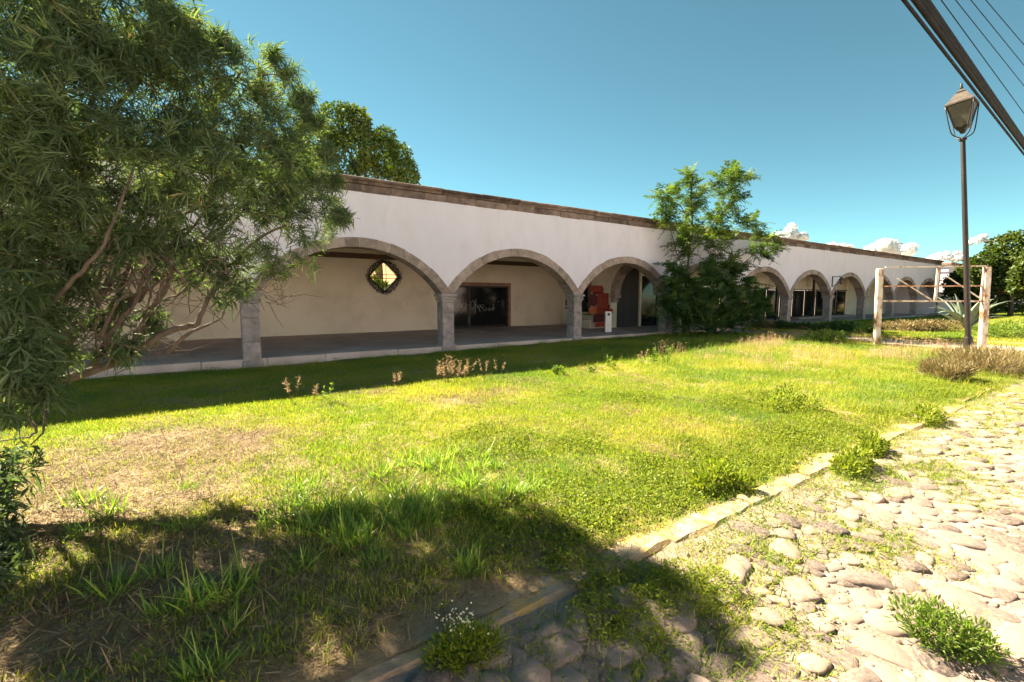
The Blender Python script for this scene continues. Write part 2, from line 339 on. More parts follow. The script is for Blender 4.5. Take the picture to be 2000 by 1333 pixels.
for step, (r0, r1, tries) in enumerate(((0.10, 0.14, 1400), (0.07, 0.10, 14000), (0.042, 0.07, 30000), (0.02, 0.04, 30000))):
    for _ in range(tries):
        X = 0.2 + 17*rs.random()**1.4; Y = rs.uniform(-2.6, 1.72)
        if X < 0.8 and Y < 0.2: continue
        keep = 1.0
        if Y > 0.95: keep = 0.45 - 0.35*sm(1.2, 1.8, Y) if X > 2.3 else 0.85
        if nz(X, Y, 0.55, 21) > 0.22: keep *= 0.45
        if step == 3: keep *= 0.6
        if X > 9 and Y > 0: keep *= 0.6
        if rs.random() < keep: try_stone(X, Y, rs.uniform(r0, r1))
def in_view(s):
    v = Vector((s[0], s[1], 0)) - EYEV; z = v.dot(FW)
    if z < 0.5: return False
    return abs(v.dot(RT)/z) < 1.16 and abs(v.dot(UP)/z) < 0.80
vis = [s for s in stones if in_view(s)]
vis.sort(key=lambda s: (s[0]**2+s[1]**2)**0.5 / s[2])
restb = MB()
for i, (X, Y, r) in enumerate(vis):
    h = r*rs.uniform(0.25, 0.40); z = street_h(X, Y) - h*rs.uniform(0.20, 0.60)
    rz = rs.uniform(0, 6.28); tx, ty = rs.uniform(-.12, .12), rs.uniform(-.12, .12)
    if i < 300:
        obj('stone', near_meshes[i % 10], street, (X, Y, z), (tx, ty, rz), (r, r, h))
    elif i < 4200:
        mt = Matrix.Translation((X, Y, z)) @ Matrix.Rotation(rz, 4, 'Z') @ Matrix.Diagonal((r, r, h, 1))
        v, f = far_meshes[i % 6]; restb.add([mt @ p for p in v], f)
o = restb.build('stones', M['cobble'], street, True); o['kind'] = 'stuff'

# ---------------------------------------------------------------- the arcade building
WY = 13.2; SP = 5.47; P0 = 0.90; RI, RO = 3.11, 3.38; ZC = 0.045; SPR = 1.86
PX = [P0 + SP*i for i in range(-2, 11)]; XL, XR = PX[0] - 0.3, 55.95
bld = thing('arcade_building', 'long white plastered building with a stone arcade and brown cornice', 'building', (0, 0, 0))
# front wall above the arches
wb = MB(); top = 4.70
nseg = 26; cols = []
for i in range(len(PX)-1):
    c = (PX[i]+PX[i+1])/2
    for k in range(nseg):
        xx = PX[i] + SP*k/nseg; dx = xx - c; cols.append((xx, ZC + math.sqrt((RO-0.03)**2 - dx*dx)))
cols.append((PX[-1], cols[0][1])); cols.insert(0, (XL, cols[0][1])); cols.append((XR, cols[0][1]))
TH = 0.40
zz = [0.5, 1.0]
for a, (xx, zb) in enumerate(cols):
    wb.v += [(xx, WY, zb), (xx, WY, top), (xx, WY+TH, zb), (xx, WY+TH, top)]
for a in range(len(cols)-1):
    k = a*4; wb.f += [(k, k+4, k+5, k+1), (k+2, k+3, k+7, k+6), (k, k+2, k+6, k+4), (k+1, k+5, k+7, k+3)]
wb.build('front_wall', M['plaster'], bld)
# end wall beyond the last pillar
MB().box(PX[-1]-0.2, XR, WY+0.02, 24, -0.1, 4.7).build('end_wall', M['plaster'], bld)
# voussoirs (shared between the arches)
half = math.asin((SP/2 - 0.21) / RI)
cuts = [-half]; nv = 14
ws = [random.choice((0.62, 0.9, 1.0, 1.1, 1.25)) for _ in range(nv)]; tot = sum(ws); acc = 0
vmesh = []
for w in ws:
    a0 = -half + 2*half*acc/tot; acc += w; a1 = -half + 2*half*acc/tot
    g_ = 0.0016; a0 += g_; a1 -= g_; pr = random.uniform(0.026, 0.045); ro = RO + random.uniform(-0.012, 0.012)
    b = MB(); n = 4; v = []
    for k in range(n):
        a = a0 + (a1-a0)*k/(n-1)
        for (r, yy) in ((RI, -pr), (ro, -pr), (ro, 0.30), (RI, 0.46)):
            v.append((r*math.sin(a), yy, ZC + r*math.cos(a)))
    f = [(k*4+m, k*4+(m+1) % 4, (k+1)*4+(m+1) % 4, (k+1)*4+m) for k in range(n-1) for m in range(4)] + [(3,2,1,0), tuple((n-1)*4+m for m in range(4))]
    vmesh.append(b.add(v, f).mesh('voussoir', M['voussoir'], fix=True))
cb = MB(); n = 30; v = []
for k in range(n):
    a = -half*0.985 + 2*half*0.985*k/(n-1)
    for (r, yy) in ((RI+0.006, -0.02), (RO-0.012, -0.02), (RO-0.012, 0.44), (RI+0.006, 0.45)): v.append((r*math.sin(a), yy, ZC + r*math.cos(a)))
cb.add(v, [(k*4+m, k*4+(m+1) % 4, (k+1)*4+(m+1) % 4, (k+1)*4+m) for k in range(n-1) for m in range(4)] + [(3,2,1,0), tuple((n-1)*4+m for m in range(4))])
core = cb.mesh('arch', M['mortar'], fix=True)
for i in range(len(PX)-1):
    a = obj('arch', core, bld, ((PX[i]+PX[i+1])/2, WY, 0))
    for me in vmesh: obj('voussoir', me, a)
# pillars
for i, px in enumerate(PX):
    pil = empty('pillar', bld, (px, WY+0.18, 0))
    zc = [-0.15, 0.62+random.uniform(-.1, .1), 1.20+random.uniform(-.12, .12), 1.60]; hw = 0.20
    for k in range(3):
        j = random.uniform(-0.004, 0.004)
        MB().cbox(-hw+j, hw+j, -hw-0.02+j, hw, zc[k]+0.002, zc[k+1]-0.002, 0.014).build('stone_block', M['pillar'], pil)
    if i < 3: MB().cbox(-hw-0.035, hw+0.035, -hw-0.055, hw+0.03, -0.15, 0.16, 0.02).build('base', M['pillar'], pil)
    else: MB().cbox(-hw-0.05, hw+0.05, -hw-0.07, hw+0.03, 0.02, 0.27, 0.03).build('base', M['pillar'], pil)
    cp = MB()
    cp.cbox(-hw-0.02, hw+0.02, -hw-0.04, hw+0.02, 1.602, 1.66, 0.012); cp.cbox(-hw-0.055, hw+0.055, -hw-0.075, hw+0.05, 1.661, 1.725, 0.02)
    cp.cbox(-hw-0.03, hw+0.03, -hw-0.05, hw+0.03, 1.726, 1.765, 0.01); cp.cbox(-hw-0.085, hw+0.085, -hw-0.105, hw+0.08, 1.766, 1.862, 0.025)
    cp.build('capital', M['pillar'], pil)
# springer stones between neighbouring arches
sm_ = MB(); 
h0 = 1.862; prof = []
pts_r = [(-0.20+0.0, h0)]
for k in range(7):
    z_ = h0 + (2.035-h0)*k/6
    xo = SP/2 - math.sqrt(max(RI*RI - (z_-ZC)**2, 0)); prof.append((xo-0.004, z_))
v = []
for (xo, z_) in prof:
    v += [(-xo, -0.03, z_), (xo, -0.03, z_), (xo, 0.43, z_), (-xo, 0.43, z_)]
f = [(k*4+m, k*4+(m+1) % 4, (k+1)*4+(m+1) % 4, (k+1)*4+m) for k in range(6) for m in range(4)] + [(3,2,1,0), (24,25,26,27)]
spm = MB().add(v, f).mesh('springer', M['voussoir'], fix=True)
# (the ring voussoirs already meet over the capital; springers fill the V between them)
for px in PX[1:-1]: obj('springer', spm, bld, (px, WY+0.008, 0))
# frieze and cornice stones
x = XL
while x < XR:
    w = random.uniform(0.55, 1.25); e = min(x+w, XR+0.02)
    pr = random.uniform(0.012, 0.05); zt = 4.885; zb = 4.68 + random.uniform(-0.012, 0.015)
    MB().cbox(x+0.004, e-0.004, WY-pr, WY+TH, zb, zt, 0.012).build('frieze_stone', M['cornice'], bld)
    x += w
x = XL; cprof = [(0.0, 4.887), (-0.075, 4.889), (-0.085, 4.925), (-0.13, 4.955), (-0.19, 4.972), (-0.20, 5.03), (-0.17, 5.045), (0.42, 5.06), (0.42, 4.887)]
while x < XR:
    w = random.uniform(0.85, 1.5); e = min(x+w, XR+0.05); dz = random.uniform(-0.012, 0.012); dy = random.uniform(-0.015, 0.015)
    n = len(cprof); b = MB()
    b.add([(xx, WY+a+dy, z_+dz) for xx in (x+0.005, e-0.005) for a, z_ in cprof], [(k, (k+1) % n, n+(k+1) % n, n+k) for k in range(n)] + [tuple(range(n)), tuple(range(2*n-1, n-1, -1))])
    b.build('cornice_stone', M['cornice'], bld, fix=True)
    x += w
# floor, roof slab, ceiling
BY = 20.6; SX = 17.15; IY = 16.6; FZ = 0.18
MB().box(XL, SX+0.1, WY+0.03, BY+0.2, -0.15, FZ).build('floor', M['floor'], bld)
MB().box(SX+0.1, XR, WY+0.03, IY+0.3, -0.15, FZ+0.01).build('floor', M['floor'], bld)
x = XL                                    # edge slabs of the floor
while x < XR:
    w = random.uniform(1.4, 2.1); e = min(x+w, XR)
    MB().cbox(x+0.004, e-0.004, WY-0.035+random.uniform(-.012, .012), WY+0.32, 0.0-0.15, FZ+0.018+random.uniform(-.006, .006), 0.015).build('edge_slab', M['floor'], bld)
    x += w
MB().box(XL, XR, WY+TH+0.01, BY+0.3, 4.0, 4.85).build('roof_slab', M['plaster'], bld)
MB().box(SX+0.2, XR, BY+0.31, 25.5, 4.0, 4.85).build('roof_slab', M['plaster'], bld)
x = XL
while x < XR:
    MB().box(x+0.006, x+0.594, WY+TH+0.01, BY+0.28, 3.86, 3.985).build('ceiling_plank', M['wood'], bld); x += 0.6
for x in [XL + 0.9 + 1.366*k for k in range(19)]:
    pass
MB().cbox(XL, SX, BY-0.14, BY-0.004, 3.44, 3.655, 0.01).build('wall_beam', M['wood'], bld)
# back wall with the quatrefoil window
WX, WZ = 6.75, 2.68
hn = 64; HOLE = []
for k in range(hn):
    t = 2*math.pi*k/hn; c, s = abs(math.cos(t)), abs(math.sin(t)); p = 1.30
    r = 0.60/((c**p + s**p)**(1/p)); r *= 1 + 0.04*math.cos(4*t) ; HOLE.append((math.cos(t)*r, math.sin(t)*r))
def wall_with_hole(x0, x1, z0, z1, y0, y1):
    b = MB(); bx0, bx1, bz0, bz1 = WX-1.0, WX+1.0, WZ-0.9, WZ+0.9
    for (a0, a1, c0, c1) in ((x0, bx0, z0, z1), (bx1, x1, z0, z1), (bx0, bx1, z0, bz0), (bx0, bx1, bz1, z1)):
        for yy, fl in ((y0, 0), (y1, 1)):
            q = [(a0, yy, c0), (a1, yy, c0), (a1, yy, c1), (a0, yy, c1)]; b.add(q, [(0,1,2,3)] if not fl else [(3,2,1,0)])
    k0 = len(b.v)
    for (hx, hz) in HOLE:
        m = max(abs(hx)/1.0, abs(hz)/0.9); ox, oz = hx/m, hz/m
        b.v += [(WX+hx, y0, WZ+hz), (WX+ox, y0, WZ+oz), (WX+hx, y1, WZ+hz), (WX+ox, y1, WZ+oz)]
    for k in range(hn):
        a, c = k0+4*k, k0+4*((k+1) % hn)
        b.f += [(a, c, c+1, a+1), (a+2, a+3, c+3, c+2), (a, a+2, c+2, c)]
    return b
wall_with_hole(XL, 9.40, -0.1, 4.0, BY, BY+0.16).build('back_wall', M['cream'], bld)
MB().box(9.40, SX+0.2, BY-0.10, BY+0.28, -0.1, 4.0).build('back_wall', M['cream'], bld)
win = empty('window', bld, (WX, BY-0.10, WZ))
fr = MB(); pts = [(hx*1.05, 0.02, hz*1.05) for hx, hz in HOLE] + [(HOLE[0][0]*1.05, 0.02, HOLE[0][1]*1.05)]
fr.tube(pts, 0.035, 6, False); fr.tube([(0.70*math.cos(k*math.pi/24), 0, 0.70*math.sin(k*math.pi/24)) for k in range(49)], 0.014, 5, False); fr.build('frame', M['iron'], win, True)
for s in (-1, 1):
    MB().tube([(s*0.085, 0, -0.74), (s*0.085, 0, 0.74)], 0.016, 6).build('bar', M['iron'], win)
    MB().tube([(-0.74, -0.01, s*0.085), (0.74, -0.01, s*0.085)], 0.016, 6).build('bar', M['iron'], win)
def scroll_mesh(r):
    b = MB(); b.tube([(r*(1-0.55*k/16)*math.cos(-1+k*0.5), 0, r*(1-0.55*k/16)*math.sin(-1+k*0.5)) for k in range(17)], 0.010, 5); return b.mesh('scroll', M['iron'], True)
scm = [scroll_mesh(0.095), scroll_mesh(0.075)]
for k in range(66):
    t = 2*math.pi*(k+0.3*(k % 3))/66; i = int((t % 6.283)/6.2832*hn) % hn; hx, hz = HOLE[i]; l = math.hypot(hx, hz)
    ro_ = 0.72 + 0.04*math.cos(4*t); r_ = (l*1.06 + 0.05) + (ro_ - l*1.06 - 0.05)*((k % 3)/2)
    obj('scroll', scm[k % 2], win, (math.cos(t)*r_, -0.012*(k % 3), math.sin(t)*r_), (0, -t + (k % 4)*1.4, 0))
# glazed door in the second bay
DY = BY - 0.10; dx0, dx1, dz1 = 9.92, 13.42, 2.33
door = empty('door', bld, (0, 0, 0))
fb = 0.17
MB().cbox(dx0-fb, dx1+fb, DY-0.07, DY-0.002, dz1+0.003, dz1+fb, 0.012).build('lintel', M['brownstone'], door)
for xx in (dx0-fb, dx1): MB().cbox(xx, xx+fb, DY-0.07, DY-0.002, FZ, dz1, 0.012).build('jamb', M['brownstone'], door)
MB().box(dx0+0.003, dx1-0.003, DY-0.02, DY-0.003, FZ+0.002, dz1-0.002).build('pane', M['glass'], door)
for xx in (dx0+0.02, 10.98, 11.06, dx1-0.12): MB().cbox(xx, xx+0.07, DY-0.055, DY-0.022, FZ+0.002, dz1-0.002, 0.005).build('door_stile', M['iron'], door)
for za, zb2 in ((FZ+0.002, FZ+0.12), (dz1-0.09, dz1-0.003)): MB().cbox(dx0+0.09, dx1-0.12, DY-0.05, DY-0.022, za, zb2, 0.005).build('door_rail', M['iron'], door)
# the chalk scrawl on the glass (traced strokes, zoom pixels of the door)
def gp(u, w_):
    p = gy(860 + u*0.09, 540 + w_*0.09, DY-0.058); return (p.x, DY-0.058, p.z)
STROKES = [
    [(395,478),(440,465),(490,470),(505,500),(490,540),(455,570),(500,590),(515,640),(505,690),(470,712),(430,700)],
    [(520,640),(540,610),(565,600),(580,630),(560,655),(530,650),(525,625)], [(560,600),(575,655)],
    [(735,540),(700,530),(660,570),(645,630),(650,690),(690,720),(730,690),(750,640),(750,580),(725,535)],
    [(775,490),(768,560),(760,650),(757,720),(762,800)], [(760,600),(800,640),(830,690)],
    [(800,690),(830,630),(860,620),(870,660),(845,700),(850,750),(880,755)],
    [(880,640),(910,615),(945,620),(950,660),(920,690),(890,680),(895,645)], [(920,690),(940,740),(980,735)],
    [(980,700),(1000,690),(1010,720),(985,745)], [(1080,690),(1050,695),(1035,725),(1060,745),(1095,720),(1120,700)],
    [(1165,600),(1140,630),(1155,670),(1140,700),(1130,740),(1170,720),(1165,670)], [(1250,545),(1285,555)],
    [(620,880),(635,920),(615,960),(630,1000),(612,1015)], [(410,780),(430,770),(425,810)], [(440,775),(445,815)], [(465,780),(470,805)]]
gb = MB()
for st in STROKES: gb.tube([gp(*q) for q in st], 0.016, 5)
gb.build('scrawl', M['chalk'], door)
# side wall (facing along the arcade) with the dark window, then the inner wall with shopfronts
def gx_(px, py, X):
    r = ray(px, py); q = EYEV + r*(X/r.x); return q.y, q.z
MB().box(SX, SX+0.30, IY+0.003, BY-0.103, -0.1, 4.0).build('side_wall', M['cream'], bld)
MB().cbox(SX-1.15, SX-0.003, IY+0.25, IY+1.9, FZ+0.002, FZ+0.42, 0.02).cbox(SX-0.7, SX-0.003, IY+0.25, IY+2.3, FZ+0.422, FZ+0.62, 0.02).build('bench', M['cream'], bld)
sw = empty('window', bld, (SX, 0, 0))
wy0, wy1 = gx_(1150, 580, SX)[0], gx_(1131, 580, SX)[0]
MB().box(-0.02, -0.003, wy0, wy1, 0.95, 2.95).build('pane', M['glass'], sw)
for a, c in ((wy0-0.22, wy0), (wy1, wy1+0.22)): MB().cbox(-0.06, -0.003, a, c, 0.85, 3.1, 0.01).build('jamb', M['brownstone'], sw)
MB().cbox(-0.065, -0.003, wy0, wy1, 2.952, 3.1, 0.01).build('lintel', M['brownstone'], sw)
MB().cbox(-0.10, -0.003, wy0-0.3, wy1+0.3, 0.84-0.1, 0.848, 0.01).build('sill', M['brownstone'], sw)
for q in (0.33, 0.66): MB().box(-0.035, -0.021, wy0+(wy1-wy0)*q, wy0+(wy1-wy0)*q+0.03, 0.95, 2.95).build('window_bar', M['iron'], sw)
for (xa, ya, xb, yb, mm) in ((1104,585,1113,598,'red'), (1104,600,1112,604,'maroon'), (1158,564,1178,575,'red'), (1170,579,1181,594,'red'), (1158,600,1168,612,'orange'), (1169,595,1190,612,'red'), (1163,613,1179,629,'maroon'), (1168,630,1179,637,'red')):
    (y0_, z1_), (y1_, z0_) = gx_(xa, ya, SX-0.02), gx_(xb, yb, SX-0.02)
    MB().box(SX-0.018, SX-0.003, max(min(y0_, y1_), IY+0.01), max(y0_, y1_), z0_, z1_).build('painted_panel', M[mm], bld)
dy_, dz_ = gx_(1163, 588, SX-0.02)
disc = MB().lathe([(0.20, 0), (0.20, 0.02)], 20).build('painted_disc', M['maroon'], bld); disc.matrix_world = Matrix.Translation((SX-0.003, dy_, dz_)) @ Matrix.Rotation(-math.pi/2, 4, 'Y') @ Matrix.Diagonal((1.15, 1.0, 1, 1))
sh0, sh1 = 17.6, 19.35
iw = MB().box(SX+0.301, sh0, IY, IY+0.3, -0.1, 4.0).box(sh0, sh1, IY, IY+0.3, 3.5, 4.0).box(sh1, sh1+0.12, IY, IY+0.3, -0.1, 4.0).box(22.3, 23.2, IY, IY+0.3, -0.1, 4.0).box(sh1+0.12, 22.3, IY, IY+0.3, 2.9, 4.0)
iw.box(45.6, XR-0.6, IY, IY+0.3, -0.1, 4.0).box(23.2, 45.6, IY, IY+0.3, 3.42, 4.0)
iw.build('inner_wall', M['cream'], bld)
for (xa, xb, za, zb2, mm) in ((15.68, 16.55, 2.02, 2.32, 'red'), (16.2, 16.98, 1.18, 1.95, 'red'), (15.66, 16.17, 0.95, 1.26, 'orange'), (16.2, 17.3, 0.92, 1.155, 'red'), (15.95, 16.75, 0.50, 0.90, 'maroon'), (16.1, 16.75, 0.26, 0.49, 'red')):
    MB().box(xa, xb, IY-0.018, IY-0.003, za, zb2).build('painted_panel', M[mm], bld)
disc = MB().lathe([(0.26, 0), (0.26, 0.02)], 20).build('painted_disc', M['maroon'], bld); disc.matrix_world = Matrix.Translation((15.95, IY-0.004, 1.62)) @ Matrix.Rotation(math.pi/2, 4, 'X') @ Matrix.Diagonal((1, 1.2, 1, 1))
sht = MB().box(sh0+0.02, sh1-0.02, IY+0.10, IY+0.12, FZ+0.012, 3.49).build('roller_shutter', M['shutter'], bld)
slat = MB().cbox(sh0+0.02, sh1-0.02, IY+0.07, IY+0.099, 0.004, 0.078, 0.012).mesh('slat', M['shutter'])
for k in range(40): obj('slat', slat, sht, (0, 0, FZ+0.014 + 0.0815*k))
sf = empty('shop_window', bld)
MB().box(sh1+0.13, 22.29, IY+0.08, IY+0.1, FZ+0.012, 2.89).build('pane', M['glass'], sf)
for xx in (sh1+0.13, 20.8, 22.2): MB().box(xx, xx+0.06, IY+0.03, IY+0.079, FZ+0.014, 2.89).build('mullion', M['iron'], sf)
x = 23.2; k = 0
while x < 45.5:
    w = 1.86; e = min(x+w, 45.6); sf = empty('shop_window', bld)
    MB().box(x+0.035, e-0.035, IY+0.10, IY+0.12, 0.2, 2.26).build('pane', M['glass'], sf)
    MB().cbox(x+0.02, e-0.02, IY+0.02, IY+0.06, 2.37, 3.41, 0.01).build('fascia_panel', M['cream'], sf)
    MB().box(x-0.03, x+0.03, IY+0.0, IY+0.09, 0.2, 2.27).build('mullion', M['iron'], sf)
    MB().box(x, e, IY+0.005, IY+0.09, 2.27, 2.365).build('transom', M['iron'], sf)
    MB().box(x+0.03, e-0.03, IY+0.01, IY+0.09, 0.192, 0.30).build('door_rail', M['iron'], sf)
    x += w; k += 1
for xx in (27.0, 32.6, 38.0): MB().box(xx-0.06, xx+0.06, IY-0.6, IY-0.48, 0.19, 3.85).build('post', M['iron'], bld)
MB().cbox(34.6, 44.0, IY-1.2, IY-0.02, 0.191, 0.34, 0.02).build('step', M['voussoir'], bld)
MB().box(47.6, 49.0, IY-0.03, IY-0.003, 0.19, 2.5).build('side_door', M['glass'], bld)
# transverse arch on the fourth pillar
tv = empty('transverse_arch', bld, (PX[5], 0, 0))
y0t, y1t = WY+0.40, IY; ct = (y0t+y1t)/2; at_ = (y1t-y0t)/2 - 0.02; bt = 1.35; zt = 1.86
nvt = 15
for k in range(nvt):
    b = MB(); v = []
    for m in range(4):
        a = math.pi*(k + (0.006 if m == 0 else m/3 if m < 3 else 0.994))/nvt
        for r, dx in ((0, -0.21), (0.28, -0.21), (0.28, 0.21), (0, 0.21)):
            v.append((dx, ct + (at_-0.05+r*0.6)*math.cos(a) if False else ct + (at_ - 0.28 + r)*math.cos(a), zt + (bt+r)*math.sin(a)))
    b.add(v, [(m*4+i, m*4+(i+1) % 4, (m+1)*4+(i+1) % 4, (m+1)*4+i) for m in range(3) for i in range(4)] + [(3,2,1,0), (12,13,14,15)])
    b.build('voussoir', M['voussoir'], tv, fix=True)
MB().cbox(-0.26, 0.26, IY-0.34, IY-0.003, 1.70, 1.855, 0.025).cbox(-0.2, 0.2, IY-0.22, IY-0.003, 1.48, 1.698, 0.04).build('corbel', M['voussoir'], tv)
tw = MB(); nn = 24
for k in range(nn+1):
    a = math.pi*k/nn; tw.v += [(dx, ct + at_*math.cos(a), zt + (bt+0.26)*math.sin(a)) for dx in (-0.15, 0.15)] + [(dx, ct + at_*math.cos(a), 3.855) for dx in (-0.15, 0.15)]
for k in range(nn):
    a = 4*k; tw.f += [(a, a+2, a+6, a+4), (a+1, a+5, a+7, a+3)]
tw.build('spandrel_wall', M['cream'], tv)
# wall lantern on the front between two far arches
wlp = thing('wall_lantern', 'small iron wall lantern on a scrolled bracket between the far arches', 'lantern', (PX[8]+0.0, WY-0.005, 2.75))
MB().box(-0.04, 0.04, -0.03, 0, -0.35, 0.35).build('back_plate', M['iron'], wlp)
MB().tube([(0, -0.02, -0.3), (0, -0.25, -0.2), (0, -0.45, 0.05), (0, -0.5, 0.28), (0, -0.42, 0.36), (0, -0.36, 0.28)], 0.02, 6).build('bracket', M['iron'], wlp, True)
MB().tube([(0, -0.02, 0.3), (0, -0.2, 0.33), (0, -0.46, 0.3)], 0.016, 6).build('bracket', M['iron'], wlp, True)
MB().lathe([(0.06, -0.12), (0.11, 0.12), (0.12, 0.13)], 6, (0, -0.5, 0)).build('lamp_glass', M['lampglass'], wlp)
MB().lathe([(0.15, 0.13), (0.07, 0.22), (0.02, 0.29)], 6, (0, -0.5, 0)).build('hood', M['iron'], wlp)
MB().lathe([(0.02, -0.18), (0.075, -0.12)], 6, (0, -0.5, 0)).build('lamp_base', M['iron'], wlp)
# courtyard wall seen through the window, with a plant
cw = MB().box(11.0, 11.3, 21.2, 40, -0.1, 4.6).box(3, 11.0, 39.7, 40, -0.1, 4.6).build('courtyard_wall', M['ochre']); tag(cw, 'ochre courtyard wall glimpsed through the iron window', 'wall')
# bollard-like white pedestal under the third arch
pd = thing('pedestal', 'slim white pedestal with a black round fitting under the third arch', 'pedestal', (15.1, 14.75, FZ))
pd.rotation_euler = (0, 0, R_(-35))
MB().cbox(-0.14, 0.14, -0.10, 0.10, 0.0, 0.93, 0.01).build('body', M['whitepaint'], pd)
kk = MB().lathe([(0.055, 0), (0.055, 0.03), (0.03, 0.05)], 14).build('fitting', M['iron'], pd); kk.location = (0.0, -0.101, 0.80); kk.rotation_euler = (math.pi/2, 0, 0)

# unseen house, added behind the camera so its sunlit front fills the arcade shade
hs = thing('added_fill_house', 'unseen white house front added to bounce sunlight under the arches', 'house', (0, -8.6, 0))
MB().box(-14, 36, -0.3, 0, -0.1, 4.5).build('wall', M['plaster'], hs)
MB().cbox(-14.1, 36.1, -0.36, 0.12, 4.503, 4.75, 0.03).build('cornice', M['cornice'], hs)
for k in range(6):
    xx = -10.5 + 8.2*k
    MB().cbox(xx, xx+1.15, 0.003, 0.05, 0.0, 2.3, 0.01).build('door', M['wood'], hs)
    w_ = MB().cbox(xx+3.4, xx+4.8, 0.003, 0.06, 1.0, 2.4, 0.01).build('window', M['brownstone'], hs)
    MB().box(xx+3.52, xx+4.68, 0.061, 0.07, 1.12, 2.28).build('pane', M['glass'], w_)
# ---------------------------------------------------------------- far walls and the wing beyond
fw_ = thing('far_wing', 'low white wing with a brown cornice beyond the arcade end', 'building', (62, 0, 0))
MB().box(0, 14, 14.0, 34, -0.1, 4.95).build('wall', M['plaster'], fw_)
MB().cbox(-0.22, 14.2, 13.8, 34.2, 4.953, 5.22, 0.04).build('cornice', M['cornice'], fw_)
MB().cbox(-0.08, -0.003, 14.0, 34, 4.3, 4.5, 0.02).build('moulding', M['plaster'], fw_)
gw = thing('garden_wall', 'long low white garden wall behind the round trees', 'wall', (56.0, 13.45, 0))
MB().box(0, 90, 0, 0.3, -0.1, 2.1).build('wall', M['plaster'], gw)
MB().cbox(0, 90, -0.06, 0.36, 2.103, 2.24, 0.02).build('coping', M['cornice'], gw)

# ---------------------------------------------------------------- leaf and grass materials
M['lawn'] = leafmat('lawn_blades', [(0.0, (0.055, 0.145, 0.035)), (0.35, (0.152, 0.235, 0.036)), (0.7, (0.27, 0.295, 0.038)), (1.0, (0.37, 0.32, 0.10))], 0.5, 0.01, 0.5, 0.45)
M['longgrass'] = leafmat('long_grass_blades', [(0.0, (0.09, 0.18, 0.03)), (0.6, (0.18, 0.30, 0.05)), (0.9, (0.24, 0.33, 0.06)), (1.0, (0.34, 0.29, 0.12))], 0.5, 0.03, 0.4)
M['cover'] = leafmat('ground_cover_leaves', [(0.0, (0.07, 0.115, 0.014)), (0.6, (0.15, 0.20, 0.02)), (1.0, (0.24, 0.27, 0.04))], 0.48, 0.01, 0.5)
M['straw'] = leafmat('dry_straw', [(0.0, (0.09, 0.058, 0.034)), (0.5, (0.19, 0.132, 0.08)), (1.0, (0.31, 0.235, 0.145))], 0.25, 0.02, 0.6, tboost=(1, 0.95, 0.8))
M['seed'] = leafmat('seed_heads', [(0.0, (0.34, 0.22, 0.15)), (0.6, (0.46, 0.32, 0.22)), (1.0, (0.55, 0.43, 0.28))], 0.45, 0.02, 0.6, tboost=(1, 0.95, 0.85))
M['willow'] = leafmat('narrow_tree_leaves', [(0.0, (0.035, 0.062, 0.032)), (0.45, (0.075, 0.12, 0.06)), (0.80, (0.13, 0.19, 0.085)), (0.92, (0.22, 0.22, 0.09)), (1.0, (0.26, 0.18, 0.10))], 0.48, 0.025, 0.55)
M['feather'] = leafmat('feathery_leaves', [(0.0, (0.028, 0.065, 0.016)), (0.6, (0.07, 0.12, 0.025)), (1.0, (0.14, 0.18, 0.035))], 0.45, 0.015, 0.55)
M['bushleaf'] = leafmat('dark_bush_leaves', [(0.0, (0.025, 0.06, 0.02)), (0.6, (0.06, 0.115, 0.035)), (1.0, (0.11, 0.17, 0.045))], 0.35, 0.02, 0.5)
M['treeleaf'] = leafmat('broad_tree_leaves', [(0.0, (0.022, 0.045, 0.010)), (0.6, (0.055, 0.085, 0.014)), (1.0, (0.11, 0.13, 0.022))], 0.4, 0.02, 0.5)
M['brightleaf'] = leafmat('bright_weed_leaves', [(0.0, (0.06, 0.12, 0.02)), (0.6, (0.11, 0.18, 0.03)), (1.0, (0.20, 0.26, 0.06))], 0.45, 0.015, 0.5)
M['dryweed'] = leafmat('dry_weed_leaves', [(0.0, (0.10, 0.09, 0.04)), (0.6, (0.20, 0.16, 0.08)), (1.0, (0.32, 0.24, 0.13))], 0.35, 0.03, 0.5, tboost=(1.05, 1, 0.7))
M['petal'] = leafmat('cream_petals', [(0.0, (0.6, 0.58, 0.42)), (1.0, (0.75, 0.73, 0.55))], 0.3, 0.02, 0.6, tboost=(1, 1, 0.9))

def grass_patch(name, n, size, l0, l1, w, mat_, lean=0.5, bend=0.25, disc=False, zlift=0.0, flat=False):
    if disc:
        a = RNG.random(n)*2*np.pi; r = size*np.sqrt(RNG.random(n)); P = np.stack([r*np.cos(a), r*np.sin(a), np.zeros(n)], 1)
        out = P/size
    else:
        P = np.concatenate([(RNG.random((n, 2))-0.5)*size, np.zeros((n, 1))], 1); out = np.zeros((n, 3))
    P[:, 2] = -0.012 + zlift*RNG.random(n)
    D = RNG.normal(size=(n, 3))*lean + out*lean*1.2; D[:, 2] = np.abs(D[:, 2])*0.15 + (0.08 if flat else 1.0); D = unit(D)
    S = unit(np.cross(D, np.array([0, 0, 1.0]) + 0.3*RNG.normal(size=(n, 3))))
    L = l0 + (l1-l0)*RNG.random(n)**1.5; W = w*(0.7+0.6*RNG.random(n))
    V = blade_arrays(P, D, S, L, W, bend*RNG.random(n)*1.6, prof=(0.9, 0.85, 0.55))
    return blade_mesh(name, V, mat_)
